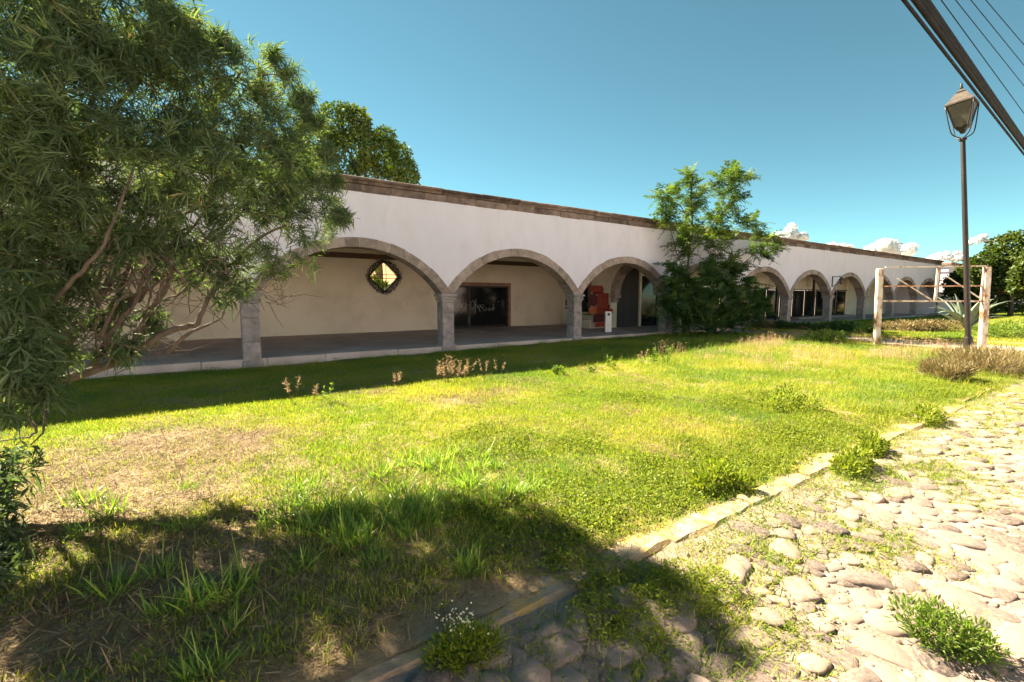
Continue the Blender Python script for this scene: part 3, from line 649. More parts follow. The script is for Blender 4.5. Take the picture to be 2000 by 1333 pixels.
def leafy_patch(name, n, size, h, ll, lw, mat_, disc=True):
    a = RNG.random(n)*2*np.pi; r = size*np.sqrt(RNG.random(n))
    P = np.stack([r*np.cos(a), r*np.sin(a), h*RNG.random(n)*(1-(r/size)**2*0.7)], 1)
    D = randdir(n); D[:, 2] = np.abs(D[:, 2])*0.6 + 0.1; D = unit(D); S = side_of(D, np.array([0, 0, 1.0]) + 0.5*RNG.normal(size=(n, 3)))
    L = ll*(0.6+0.8*RNG.random(n)); V = blade_arrays(P, D, S, L, L*lw, 0.3*RNG.random(n), prof=(0.4, 1.0, 0.8)); return blade_mesh(name, V, mat_)
def pool(name, meshes):
    c = bpy.data.collections.new(name)
    for i, me in enumerate(meshes):
        o = bpy.data.objects.new('%s_%02d' % (name, i), me); c.objects.link(o)
    return c
def scatter(name, pts, rz, sc, pick, coll, label, cat, mat_):
    n = len(pts); me = bpy.data.meshes.new(name); me.vertices.add(n); me.vertices.foreach_set('co', np.asarray(pts, np.float32).reshape(-1))
    for nm, ty, dat in (('rz', 'FLOAT', rz), ('sc', 'FLOAT', sc), ('pick', 'INT', pick)):
        a = me.attributes.new(nm, ty, 'POINT'); a.data.foreach_set('value', np.asarray(dat, np.int32 if ty == 'INT' else np.float32))
    me.materials.append(mat_)
    o = obj(name, me); tag(o, label, cat, kind='stuff')
    ng = bpy.data.node_groups.new(name + '_scatter', 'GeometryNodeTree')
    ng.interface.new_socket('Geometry', in_out='INPUT', socket_type='NodeSocketGeometry'); ng.interface.new_socket('Geometry', in_out='OUTPUT', socket_type='NodeSocketGeometry')
    N, K = ng.nodes, ng.links
    gi = N.new('NodeGroupInput'); go = N.new('NodeGroupOutput'); iop = N.new('GeometryNodeInstanceOnPoints'); ci = N.new('GeometryNodeCollectionInfo')
    ci.inputs['Collection'].default_value = coll; ci.inputs['Separate Children'].default_value = True; ci.inputs['Reset Children'].default_value = True
    def na(nm, ty):
        q = N.new('GeometryNodeInputNamedAttribute'); q.data_type = ty; q.inputs[0].default_value = nm; return q.outputs[0]
    cx = N.new('ShaderNodeCombineXYZ'); K.new(na('rz', 'FLOAT'), cx.inputs[2])
    K.new(gi.outputs[0], iop.inputs['Points']); K.new(ci.outputs[0], iop.inputs['Instance']); iop.inputs['Pick Instance'].default_value = True
    K.new(na('pick', 'INT'), iop.inputs['Instance Index']); K.new(cx.outputs[0], iop.inputs['Rotation']); K.new(na('sc', 'FLOAT'), iop.inputs['Scale'])
    K.new(iop.outputs[0], go.inputs[0])
    md = o.modifiers.new('scatter', 'NODES'); md.node_group = ng
    return o
def jgrid(x0, x1, y0, y1, s):
    xs_ = np.arange(x0, x1, s); ys_ = np.arange(y0, y1, s); gx, gy_ = np.meshgrid(xs_, ys_)
    p = np.stack([gx.ravel(), gy_.ravel()], 1); return p + (RNG.random(p.shape)-0.5)*s
def do_scatter(name, P2, keep, hf, s0, s1, npick, coll, label, cat, mat_):
    pts, sc = [], []
    for x, y in P2:
        k = keep(x, y)
        if k > 0 and RNG.random() < k: pts.append((x, y, hf(x, y))); sc.append(s0 + (s1-s0)*RNG.random())
    n = len(pts)
    return scatter(name, pts, RNG.random(n)*6.283, np.array(sc), RNG.integers(0, npick, n), coll, label, cat, mat_)

def bare(x, y):            # the trampled straw patch under the tree
    d = math.hypot((x+0.85)/1.9, (y-5.7)/1.75) + 0.5*nz(x, y, 0.9, 2)
    w = 1 - sm(0.45, 1.30, d)
    d2 = math.hypot((x+0.9)/1.7, (y-3.6)/1.5) + 0.35*nz(x, y, 1.1, 8); w = max(w, 0.75*(1 - sm(0.6, 1.1, d2)))
    w = max(w, 0.55*sm(0.18, 0.42, nz(x, y, 0.55, 33))*sm(3.5, 5, y)*(1-sm(7.5, 9, y)))
    return w
def infrust(x, y, m=1.22):
    v = Vector((x, y, 0.1)) - EYEV; z = v.dot(FW)
    return z > 0.6 and abs(v.dot(RT)/z) < m

shortp = pool('turf', [grass_patch('turf', 420, 0.50, 0.035, 0.085, 0.0050, M['lawn'], 0.55, 0.35) for _ in range(6)])
def keep_turf(x, y):
    if not infrust(x, y) or y < (2.34 if x < 2.2 else 2.05): return 0
    if x > 7 and 3 < y < 9: pass
    return 1 - 0.9*bare(x, y)
def hl(x, y): return lawn_h(x, y)
Pn = np.concatenate([jgrid(-3.2, 7, 2.06, 8.2, 0.17), jgrid(7, 13, 2.06, 8.2, 0.24), jgrid(-8, 13, 8.2, 13.1, 0.26), jgrid(13, 19.6, 2.12, 13.1, 0.30)])
do_scatter('lawn_grass', Pn, keep_turf, hl, 0.75, 1.3, 6, shortp, 'short bright green turf covering the lawn before the arcade', 'grass', M['lawn'])
tallp = pool('meadow', [grass_patch('meadow', 130, 0.5, 0.10, 0.30, 0.005, M['lawn'], 0.35, 0.5) for _ in range(5)])
def keep_meadow(x, y):
    if not infrust(x, y): return 0
    w = 0.85*sm(6.0, 10, x)*(1-sm(8.5, 10, y)) + 0.15*sm(3, 5, x)
    w += 0.55*sm(11.2, 12.6, y)
    return w*(0.55+0.9*max(0, nz(x, y, 0.8, 15)+0.35))
do_scatter('meadow_grass', np.concatenate([jgrid(3, 12, 2.2, 9.5, 0.28), jgrid(12, 19.5, 2.2, 10, 0.34), jgrid(-6, 19, 11.3, 13.1, 0.3)]), keep_meadow, hl, 0.6, 1.15, 5, tallp, 'taller unmown grass towards the far end of the lawn', 'grass', M['lawn'])
# dry straw on the bare patch and thatch below the turf
strawp = pool('straw', [grass_patch('straw', 200, 0.5, 0.05, 0.15, 0.0045, M['straw'], 0.9, 0.12, zlift=0.03, flat=True) for _ in range(5)])
def keep_straw(x, y):
    if not infrust(x, y): return 0
    return max(bare(x, y), 0.42 if (y < 4.4 and x < 2.2) else 0.10)
do_scatter('dry_straw', jgrid(-3.2, 8, 2.15, 8.6, 0.20), keep_straw, hl, 0.7, 1.25, 5, strawp, 'flattened dry straw on the trampled lawn patch', 'straw', M['straw'])
# long tufts near the kerb
tuftp = pool('tuft', [grass_patch('tuft', 85, 0.10, 0.14, 0.34, 0.0085, M['longgrass'], 0.42, 0.65, disc=True) for _ in range(6)])
def keep_tuft(x, y):
    if not infrust(x, y): return 0
    if y < 2.27: return 0
    w = 0.85*(1-sm(3.4, 4.6, y))*(1-sm(1.8, 2.5, x))*sm(-0.4, 0.5, x)
    w += 0.10*(1-sm(4.2, 5.2, y))*(1-sm(2, 3, x))
    w *= max(0.12, 0.6 + 2.0*nz(x, y, 1.3, 44))
    return w
do_scatter('long_grass', jgrid(-2.0, 3.2, 2.12, 5.2, 0.15), keep_tuft, hl, 0.5, 1.15, 6, tuftp, 'long loose grass tufts growing along the worn kerb', 'grass', M['longgrass'])
# clover-like ground cover on the lawn side
coverp = pool('cover', [leafy_patch('cover', 420, 0.20, 0.065, 0.019, 0.5, M['cover']) for _ in range(5)])
def keep_cover(x, y):
    if not infrust(x, y): return 0
    w = (1-sm(2.3, 3.4, y))*sm(1.2, 2.0, x)*(0.7 - 0.3*sm(5, 9, x))
    w = max(w, 0.7*sm(0.2, 0.5, nz(x, y, 0.8, 51))*sm(1.8, 3, x)*(1-sm(4.5,6,y)))
    return w
do_scatter('ground_cover', np.concatenate([jgrid(1.2, 8, 2.24, 6.0, 0.16), jgrid(8, 16, 2.14, 7, 0.26)]), keep_cover, hl, 0.7, 1.35, 5, coverp, 'small leaved ground cover spreading beside the kerb on the lawn', 'ground cover', M['cover'])
# weeds creeping over the street side of the kerb
def keep_streetweed(x, y):
    if not infrust(x, y): return 0
    n1 = nz(x, y, 1.0, 61)
    w = sm(1.15, 1.75, y)*(0.95 if x > 2.2 else 0.3)
    if x > 2.2: w = max(w, 0.9*sm(-0.35, 0.15, n1)*sm(0.5, 1.05, y - 0.015*x)*(1-sm(1.9, 2.0, y)))
    if 1.15 < x < 2.75 and 1.1 < y: w = max(w, 0.9*(1-sm(0.35, 0.75, math.hypot((x-2.0)/1.1, (y-1.5)/0.75))))
    if x > 6: w = max(w, 0.5*sm(0.6, 1.3, y)*sm(6, 9, x))
    if x > 8.6 and y > 1.4: w = 0.98
    return min(w, 0.95)
smallp = pool('street_weed', [leafy_patch('street_weed', 200, 0.14, 0.03, 0.012, 0.42, M['cover']) for _ in range(2)] + [grass_patch('street_grass', 330, 0.32, 0.025, 0.09, 0.0042, M['lawn'], 0.8, 0.4) for _ in range(5)] + [grass_patch('street_straw', 60, 0.3, 0.03, 0.08, 0.004, M['straw'], 0.8, 0.2) for _ in range(1)])
do_scatter('street_weeds', np.concatenate([jgrid(0.2, 6, 0.3, 1.84, 0.11), jgrid(6, 16, 0.2, 2.1, 0.17)]), keep_streetweed, lambda x, y: street_h(x, y)-0.004, 0.6, 1.4, 8, smallp, 'low weeds and grass creeping over the cobbles by the kerb', 'weeds', M['cover'])
clumpp = pool('weed_clump', [leafy_patch('weed_clump', 620, 0.21, 0.16, 0.030, 0.28, M['cover']) for _ in range(4)])
cl = [(1.60, 1.62), (1.80, 1.70), (1.95, 1.55), (2.15, 1.5), (1.72, 1.45), (2.3, 1.6), (1.90, 1.90), (1.78, 2.0), (2.4, 1.45), (2.02, 1.82), (2.08, 1.68)]
scatter('leafy_weeds', [(x, y, street_h(x, y)+0.0) for x, y in cl], RNG.random(len(cl))*6, 0.55+0.4*RNG.random(len(cl)), RNG.integers(0, 4, len(cl)), clumpp, 'leafy weeds smothering the gap in the worn kerb', 'weeds', M['cover'])
# far garden grass
def keep_far(x, y): return 1 if infrust(x, y) else 0
farp = pool('garden_turf', [grass_patch('garden_turf', 380, 1.0, 0.05, 0.16, 0.012, M['lawn'], 0.5, 0.4) for _ in range(4)])
do_scatter('garden_grass', np.concatenate([jgrid(23.5, 40, 0, 12.9, 0.55), jgrid(40, 92, -6, 12.9, 1.0)]), keep_far, bed_h, 0.8, 1.5, 4, farp, 'green grass of the garden beyond the cross path', 'grass', M['lawn'])

# ---------------------------------------------------------------- seed-head weeds standing on the lawn
def seed_plant(loc, h, nst, label, group='dry seed headed weeds on the lawn', green=False):
    t = thing('seed_weed', label, 'weed', loc, group)
    sb = MB(); VP = []
    P, D, L, W = [], [], [], []
    for _ in range(nst):
        a = random.uniform(0, 6.28); ln = h*random.uniform(0.6, 1.0); lean = random.uniform(0.05, 0.55)
        pts = [Vector((0.03*math.cos(a), 0.03*math.sin(a), -0.02)) + Vector((math.cos(a)*lean*q*q, math.sin(a)*lean*q*q, q))*ln for q in (0, 0.35, 0.7, 1.0)]
        sb.tube(pts, [0.003, 0.003, 0.002, 0.0015], 4)
        nd = 36 if not green else 22
        for _ in range(nd):
            q = random.uniform(0.5, 1.04) if not green else random.uniform(0.2, 1.0); p = pts[0] + (pts[-1]-pts[0])*q
            P.append(p); d = Vector((random.gauss(0, .6), random.gauss(0, .6), random.uniform(0.1, 1.0))).normalized(); D.append(d)
            L.append(random.uniform(0.03, 0.075)*(1.2 if green else 1)); W.append(0.0045 if not green else 0.022)
    P, D, L, W = map(np.array, (P, D, L, W))
    sb.build('stem', M['straw'] if not green else M['longgrass'], t)
    me = blade_mesh('head', blade_arrays(P, unit(D), side_of(unit(D)), L, W, 0.2*RNG.random(len(P))), M['seed'] if not green else M['brightleaf'])
    hd = obj('seed_head' if not green else 'leaves', me, t); hd['kind'] = 'stuff'
    return t
SEEDS = [(857,748,.40,4,'pinkish seed weed at the far left of the cluster before the second pillar'),(872,752,.56,6,'tallest pinkish seed weed in the cluster before the second pillar'),(890,750,.44,5,'pinkish seed weed right of the tallest one before the second pillar'),(906,746,.46,6,'pinkish seed weed at the right end of the cluster before the second pillar'),(776,758,.38,3,'lone dry seed weed before the middle of the first full arch'),(574,788,.42,3,'dry seed weed farthest left on the shadow edge'),(612,786,.3,2,'shortest dry seed weed on the left of the shadow edge'),(946,742,.42,2,'thin dry seed weed before the glazed door'),(975,738,.42,2,'thin dry seed weed right of the one before the glazed door'),(1255,716,.42,3,'dry seed weed before the third arch near the pedestal')]
for (px, py, h, ns, lab) in SEEDS:
    p = gz(px, py, 0.09); seed_plant((p.x, p.y, lawn_h(p.x, p.y)), h, ns, lab)
LEAFY = [(1085,732,.24,5,'low pale leafy weed before the second full arch'),(1102,732,.26,5,'low pale leafy weed just left of the third pillar'),(1195,722,.40,4,'pale leafy weed before the red painted panels'),(1275,712,.48,5,'tall pale leafy weed before the right side of the third arch'),(1302,712,.52,5,'tallest pale leafy weed before the fourth pillar'),(640,788,.36,2,'pale leafy weed at the left of the shadow edge'),(1155,728,.22,4,'smallest pale leafy weed right of the third pillar')]
for (px, py, h, ns, lab) in LEAFY:
    p = gz(px, py, 0.09); seed_plant((p.x, p.y, lawn_h(p.x, p.y)), h, ns, lab, 'pale leafy weeds on the lawn', True)
# a broad drift of seed grass at the far end of the lawn
seedp = []
for _ in range(4):
    n = 70; a = RNG.random(n)*6.28; r = 0.45*np.sqrt(RNG.random(n)); P = np.stack([r*np.cos(a), r*np.sin(a), (0.12+0.34*RNG.random(n))*(1.1-r)], 1)
    D = randdir(n); D[:, 2] = np.abs(D[:, 2])+0.3; D = unit(D); V1 = blade_arrays(P, D, side_of(D), 0.03+0.06*RNG.random(n), np.full(n, 0.008), 0.2*RNG.random(n))
    P2 = P.copy(); P2[:, 2] = 0; D2 = np.tile([0, 0, 1.0], (n, 1)) + 0.08*RNG.normal(size=(n, 3)); D2 = unit(D2); V2 = blade_arrays(P2, D2, side_of(D2), P[:, 2]+0.02, np.full(n, 0.004), np.zeros(n), prof=(1, 1, 0.8))
    seedp.append(blade_mesh('seedgrass', np.concatenate([V1, V2]), M['seed']))
seedc = pool('seedgrass', seedp)
def keep_seed(x, y):
    if not infrust(x, y): return 0
    return 0.5*sm(9, 12.5, x)*sm(2.6, 3.6, y)*(1-sm(7.2, 8.6, y))*max(0, 0.35+1.6*nz(x, y, 0.6, 71))
do_scatter('seed_grass', jgrid(8.5, 19.4, 2.5, 8.8, 0.42), keep_seed, hl, 0.7, 1.15, 4, seedc, 'pinkish seed grass drifting over the far end of the lawn', 'grass', M['seed'])

# ---------------------------------------------------------------- shrubs
def blob_points(blobs, n, shell=0.5):
    w = np.array([b[3]**2 for b in blobs]); w /= w.sum(); idx = RNG.choice(len(blobs), n, p=w)
    B = np.array([b[:3] for b in blobs])[idx]; r = np.array([b[3] for b in blobs])[idx]
    sq = np.array([b[4] if len(b) > 4 else 1.0 for b in blobs])[idx]
    d = randdir(n); rad = r*(shell + (1-shell)*RNG.random(n)**0.6); o = d*rad[:, None]; o[:, 2] *= sq
    return B+o, d
def bush(name, label, cat, loc, blobs, n, ll, lw, mat_, group=None, stems=6, stem_mat='darkbark', up=0.4, shell=0.25):
    t = thing(name, label, cat, loc, group)
    P, d = blob_points(blobs, n, shell); P[:, 2] = np.maximum(P[:, 2], 0.01)
    D = unit(d*0.8 + randdir(n)*0.8 + np.array([0, 0, up])); L = ll*(0.6+0.8*RNG.random(n))
    V = blade_arrays(P, D, side_of(D), L, L*lw, 0.35*RNG.random(n)); obj('foliage', blade_mesh('foliage', V, mat_), t)
    sb = MB()
    for k in range(stems):
        b = blobs[k % len(blobs)]; e = Vector(b[:3]) + Vector((random.gauss(0, .4), random.gauss(0, .4), random.gauss(0, .2)))*b[3]
        s0 = Vector((b[0]*0.25, b[1]*0.25, -0.03)); m = (s0+e)/2 + Vector((0, 0, 0.1*b[3]))
        sb.tube([s0, m, e], [0.012*max(1, b[3]*2), 0.009*max(1, b[3]*2), 0.004], 5)
    sb.build('stem', M[stem_mat], t, True)
    return t
p = gz(1850, 1275, 0.0)
bush('street_weed_bush', 'bushy green weed growing out of the sunlit cobbles near the corner', 'bush', (p.x, p.y, street_h(p.x, p.y)), [(0,0,.10,.12),(.1,-.06,.07,.10),(-.08,.05,.12,.10),(.04,-.10,.06,.09),(-.05,.14,.14,.09),(0,.05,.18,.06)], 2300, 0.034, 0.2, M['brightleaf'], None, 14, 'bark', 0.9)
p = gz(905, 1310, 0.0)
bush('white_flower_weed', 'feathery dark weed with tiny cream flowers below the kerb', 'bush', (p.x, p.y, street_h(p.x, p.y)), [(0,0,.05,.12),(.1,-.03,.04,.1),(-.1,.03,.03,.09)], 2600, 0.03, 0.2, M['cover'], None, 8, 'bark', 0.8)
fl = bpy.context.scene.objects['white_flower_weed']
nf = 90; P = np.stack([RNG.normal(0.0, .05, nf), RNG.normal(0.05, .045, nf), 0.15+0.05*RNG.random(nf)], 1); D = unit(randdir(nf)+np.array([0, 0, .8])); FO = obj('flowers', blade_mesh('flowers', blade_arrays(P, D, side_of(D), np.full(nf, 0.010), np.full(nf, 0.008), np.zeros(nf)), M['petal']), fl); FO['kind'] = 'stuff'
for px, py, s, lab in ((1660, 925, 1.0, 'green weed clump hugging the kerb on the street side'), (1700, 893, 0.8, 'smaller green weed clump farther along the kerb'), (1810, 830, 1.1, 'spreading weed clump at the far end of the kerb')):
    p = gz(px, py, 0.02)
    bush('kerb_weed', lab, 'bush', (p.x, p.y, street_h(p.x, p.y)), [(0,0,.05,.16*s),(.2*s,.02,.05,.15*s),(-.2*s,-.03,.04,.13*s)], 1500, 0.045, 0.3, M['cover'], None, 6, 'bark', 0.7)
for px, py, s, lab in ((1530, 795, 1.0, 'dark leafy weed patch in the middle of the sunny lawn'), (1400, 945, 0.55, 'low dark weed patch beside the kerb on the lawn')):
    p = gz(px, py, 0.1)
    bush('lawn_weed', lab, 'bush', (p.x, p.y, lawn_h(p.x, p.y)), [(0,0,.06,.26*s),(.35*s,.1,.06,.24*s),(-.35*s,0,.05,.22*s),(.1,-.3*s,.05,.2*s)], 1700, 0.05, 0.3, M['cover'], None, 6, 'bark', 0.7)
# dry weeds at the lamp foot, hedge bushes, garden weeds
for i, (px, py, s, lab, mm) in enumerate(((1905, 722, 1.0, 'dry brown weed clump round the lamp post foot', 'dryweed'), (1960, 728, 1.15, 'dry brown weed clump to the right of the lamp post foot', 'dryweed'), (1870, 745, 0.55, 'small dry weed clump left of the lamp post foot', 'dryweed'), (1480, 775, 0.0, '', ''))):
    if not lab: continue
    p = gz(px, py, 0.1)
    bush('dry_weed', lab, 'bush', (p.x, p.y, 0.08), [(0,0,.22,.42*s,.7),(.5*s,.1,.2,.4*s,.7),(-.4*s,.1,.18,.36*s,.7),(.1,.4,.2,.4*s,.7)], 5000, 0.13, 0.06, M[mm], None, 22, 'bark', 1.3)
for i, (X, Y, s, lab, mm) in enumerate(((24.3, 12.6, .75, 'purplish dry bush by the path under the young tree', 'dryweed'), (24.5, 11.7, .7, 'dark green hedge bush beside the yellow kerb', 'bushleaf'), (24.6, 10.7, .65, 'dull green hedge bush next along the yellow kerb', 'bushleaf'), (25.0, 9.3, .9, 'largest dark hedge bush opposite the second sunny arch', 'bushleaf'), (23.9, 7.9, .5, 'small pale leafy bush at the path edge by the frame', 'brightleaf'))):
    bush('hedge_bush', lab, 'bush', (X, Y, 0.1), [(0,0,.25*s,.5*s,.8),(.5*s,.2,.2*s,.5*s,.7),(0,-.6*s,.2*s,.5*s,.7),(-.2*s,.5*s,.2*s,.45*s,.7)], 2600, 0.11, 0.3, M[mm], None, 10)
p = gz(1610, 672, 0.15); bush('path_weed', 'pale green weed at the lawn edge by the path', 'bush', (p.x, p.y, 0.15), [(0,0,.2,.3),(.4,-.2,.18,.28),(-.3,.3,.15,.25)], 1400, 0.09, 0.3, M['brightleaf'], None, 10)
for i, (px, py, s, lab) in enumerate(((1760, 648, .8, 'dry straw coloured bush behind the left post of the frame'), (1795, 650, .85, 'dry straw coloured bush in the middle of the garden row'), (1830, 650, .9, 'dry straw coloured bush next to the agave'), (1965, 662, 1.2, 'low green bush beyond the frame at the picture edge'))):
    p = gz(px, py, 0.12); bush('garden_bush', lab, 'bush', (p.x, p.y, bed_h(p.x, p.y)), [(0,0,.25,.5*s,.8),(.6*s,-.3,.2,.5*s,.8),(-.4*s,.4,.2,.45*s,.8)], 2400, 0.11, 0.2, M['dryweed'] if i < 3 else M['brightleaf'], None, 12, 'bark', 0.8)

# grit and pebbles lying on the street
grit = []
for i in range(4):
    v, f = far_meshes[i]; me = MB().add([tuple(q) for q in v], f).mesh('pebble', M['cobble'], True); grit.append(me)
gc = pool('grit', grit); gp_ = [(x, y, street_h(x, y) + 0.001) for x, y in np.concatenate([jgrid(0.4, 4.5, -1.0, 1.8, 0.055), jgrid(4.5, 10, -2, 1.8, 0.12)]) if infrust(x, y) and RNG.random() < 0.62]
n = len(gp_); scatter('gravel', gp_, RNG.random(n)*6.28, 0.004 + 0.013*RNG.random(n)**3, RNG.integers(0, 4, n), gc, 'loose grit and pebbles between the cobbles', 'gravel', M['cobble'])
# ---------------------------------------------------------------- trees
def smooth_path(pts, n=4):
    pts = [Vector(p) for p in pts]; out = []
    for i in range(len(pts)-1):
        p0, p1, p2, p3 = pts[max(i-1, 0)], pts[i], pts[i+1], pts[min(i+2, len(pts)-1)]
        for k in range(n):
            t = k/n; out.append(0.5*((2*p1) + (p2-p0)*t + (2*p0-5*p1+4*p2-p3)*t*t + (3*p1-p0-3*p2+p3)*t**3))
    return out + [pts[-1]]
def branch(name, pts, r0, r1, m, parent, wob=0.0, n=7):
    q = smooth_path(pts, 5)
    for i in range(1, len(q)-1): q[i] = q[i] + Vector((random.gauss(0, wob), random.gauss(0, wob), random.gauss(0, wob)))
    k = len(q); return MB().tube(q, [r0 + (r1-r0)*(i/(k-1))**0.8 for i in range(k)], n).build(name, m, parent, True)

# the big narrow-leaved tree at the left, its limbs fanning out from a base beside the street
base = Vector((-2.15, 5.5, 0.08))
wt = thing('willow_leaf_tree', 'large narrow leaved tree with tangled bare lower branches overhanging the lawn', 'tree', base)
def L(px, py, Y): return gy(px, py, Y) - base
Z0 = Vector((0, 0, -0.05))
branch('trunk', [Z0, (0.05, 0.0, 0.5), (0.22, -0.05, 0.9)], 0.16, 0.11, M['darkbark'], wt, 0.004, 9)
limbs = [
    ([(0.05,0,.35), L(20,690,5.5), L(75,600,5.4), L(72,490,5.3), L(108,395,5.2), L(146,300,5.1), L(200,150,5.0), L(260,20,5.0)], .055, .02),
    ([L(72,500,5.3), L(38,460,5.1), L(0,412,4.9), L(-60,330,4.8)], .03, .015),
    ([(0.15,0,.75), L(60,560,5.8), L(95,430,5.9), L(180,280,5.8), L(300,120,5.6)], .075, .022),
    ([(0.2,0,.45), L(-60,800,5.3), L(120,745,5.2), L(230,705,5.2), L(300,662,5.2), L(345,642,5.2), L(384,632,5.2), L(398,600,5.2), L(420,560,5.2), L(452,520,5.2), L(500,470,5.2), L(560,440,5.2)], .06, .014),
    ([L(250,695,5.2), L(275,640,5.3), L(310,580,5.4), L(350,520,5.4), L(400,470,5.4), L(440,435,5.3), L(520,360,5.2)], .042, .014),
    ([(0.2,0,.7), L(150,640,5.6), L(240,600,5.6), L(300,555,5.6), L(370,505,5.5), L(450,440,5.4), L(540,330,5.3)], .05, .014),
    ([L(110,700,5.5), L(180,600,5.6), L(240,500,5.6), L(300,380,5.5), L(400,230,5.4), L(470,140,5.3)], .05, .014),
    ([L(240,500,5.6), L(330,430,5.4), L(440,400,5.2), L(560,430,5.1)], .028, .01),
    ([L(30,690,5.3), L(60,640,4.9), L(130,560,4.7), L(200,480,4.6), L(260,330,4.6)], .035, .012),
    ([L(180,720,5.3), L(225,640,5.2), L(262,590,5.2), L(300,510,5.2), L(380,440,5.1), L(470,300,5.0)], .035, .012),
]
for pts, r0, r1 in limbs: branch('branch', pts, r0*0.8, r1*0.7, M['bark'] if r0 < .07 else M['darkbark'], wt, 0.005, 7)
for pts in ([L(315,500,5.1), L(345,525,5.0), L(364,560,5.0), L(371,612,5.0)], [L(290,500,5.1), L(293,540,5.1), L(291,590,5.1)], [L(340,470,5.1), L(334,520,5.1), L(340,545,5.1)], [L(105,700,4.9), L(130,650,4.8), L(160,625,4.8)], [L(190,690,5), L(187,640,5), L(195,610,5)], [L(50,800,4.6), L(70,840,4.5), L(50,855,4.5), L(0,862,4.5)], [L(90,800,4.7), L(85,840,4.6), L(60,870,4.6)], [L(400,470,5.1), L(440,520,5.1), L(450,545,5.1)], [L(360,520,5.3), L(430,515,5.2), L(470,540,5.2)], [L(300,600,5.2), L(330,560,5.2), L(345,480,5.2)]):
    branch('twig', pts, 0.012, 0.004, M['bark'], wt, 0.004, 5)
for _ in range(22):                                   # secondary limbs of the bare lower zone
    px, py, Y = random.uniform(80, 330), random.uniform(560, 700), random.uniform(5.0, 5.7); dx, dy = random.uniform(30, 130), random.uniform(90, 210)
    branch('branch', [L(px, py, Y), L(px+dx*.3, py-dy*.35, Y+random.uniform(-.1, .1)), L(px+dx*.75, py-dy*.6, Y+random.uniform(-.15, .15)), L(px+dx, py-dy, Y+random.uniform(-.2, .2))], random.uniform(.014, .026), .006, M['bark'], wt, 0.006, 6)
tb = MB()
for _ in range(900):                                  # fine dead twigs in the bare lower zone and through the crown
    px, py = random.uniform(20, 560), random.uniform(120 if random.random() < .5 else 430, 690)
    if px > 330 and py > 600: continue
    Y = random.uniform(4.9, 5.7); a = L(px, py, Y); d = Vector((random.gauss(0, 1), random.gauss(0, .6), random.gauss(.1, .9))).normalized()*random.uniform(.12, .4)
    tb.tube([a, a+d*0.5+Vector((0, 0, random.uniform(-.05, .05))), a+d], [.005, .004, .002], 4)
tb.build('twigs', M['bark'], wt)['kind'] = 'stuff'
# leaf rosettes
crown = [(40,40,4.7,.62),(150,-30,4.9,.70),(250,40,5.0,.62),(60,200,4.6,.62),(180,170,4.8,.62),(300,140,5.0,.52),(330,60,5.2,.36),(390,190,5.1,.52),(470,190,5.2,.40),(510,170,5.3,.30),(540,240,5.2,.38),
         (90,340,4.7,.55),(220,320,4.8,.55),(330,310,4.9,.55),(430,320,5.0,.50),(520,330,5.1,.42),(580,310,5.2,.32),(600,380,5.2,.33),(630,430,5.2,.25),(570,430,5.1,.34),(480,430,5.1,.38),(380,410,5.0,.42),(270,430,5.1,.36),(590,490,5.2,.22),(530,500,5.2,.24),(440,490,5.2,.22),
         (20,430,4.8,.40),(-80,100,4.8,.8),(-120,400,4.8,.8),(60,-150,5.2,.8),(430,300,5.6,.5),(100,300,5.9,.7),(520,380,5.6,.4)]
crown += [(350,55,5.2,.13),(395,85,5.2,.13),(425,75,5.3,.12),(455,110,5.2,.14),(495,95,5.3,.13),(530,105,5.3,.12),(565,140,5.3,.12),(590,185,5.3,.13),(612,235,5.3,.13),(640,300,4.9,.12),(655,350,4.8,.11),(668,420,4.8,.11)]*3
blobs = []
for (px, py, Y, r) in crown:
    q = L(px, py, Y); blobs.append((q.x, q.y, q.z, r))
def rosettes(blobs, n, nl, l0, l1, w, shell, upb=0.45, droop=0.35, spread=0.75, gap=-9):
    P, d = blob_points(blobs, n, shell)
    kp = np.array([noise.noise(Vector(q)*2.3) > gap for q in P]); P, d = P[kp], d[kp]; n = len(P)
    A = unit(d*0.8 + np.array([0.0, -0.1, upb]) + 0.5*RNG.normal(size=(n, 3)))
    Pn_ = np.repeat(P, nl, 0); An = np.repeat(A, nl, 0); m = n*nl
    D = unit(An*(1-spread*0.4) + spread*randdir(m)); k = RNG.random(m)
    Pn_ = Pn_ - An*(k*0.16)[:, None]
    Ln = l0 + (l1-l0)*RNG.random(m); S = side_of(D)
    tn = np.clip(np.repeat(RNG.random(n), nl)*0.6 + 0.42*RNG.random(m)**1.5, 0, 1)
    return blade_arrays(Pn_, D, S, Ln, w*(0.7+0.6*RNG.random(m)), droop*RNG.random(m)*1.4, prof=(0.3, 1.0, 0.75)), tn
V1, t1 = rosettes(blobs, 4300, 26, 0.07, 0.165, 0.0088, 0.35, gap=-0.22)
o = obj('crown', blade_mesh('crown', V1, M['willow'], t1), wt)
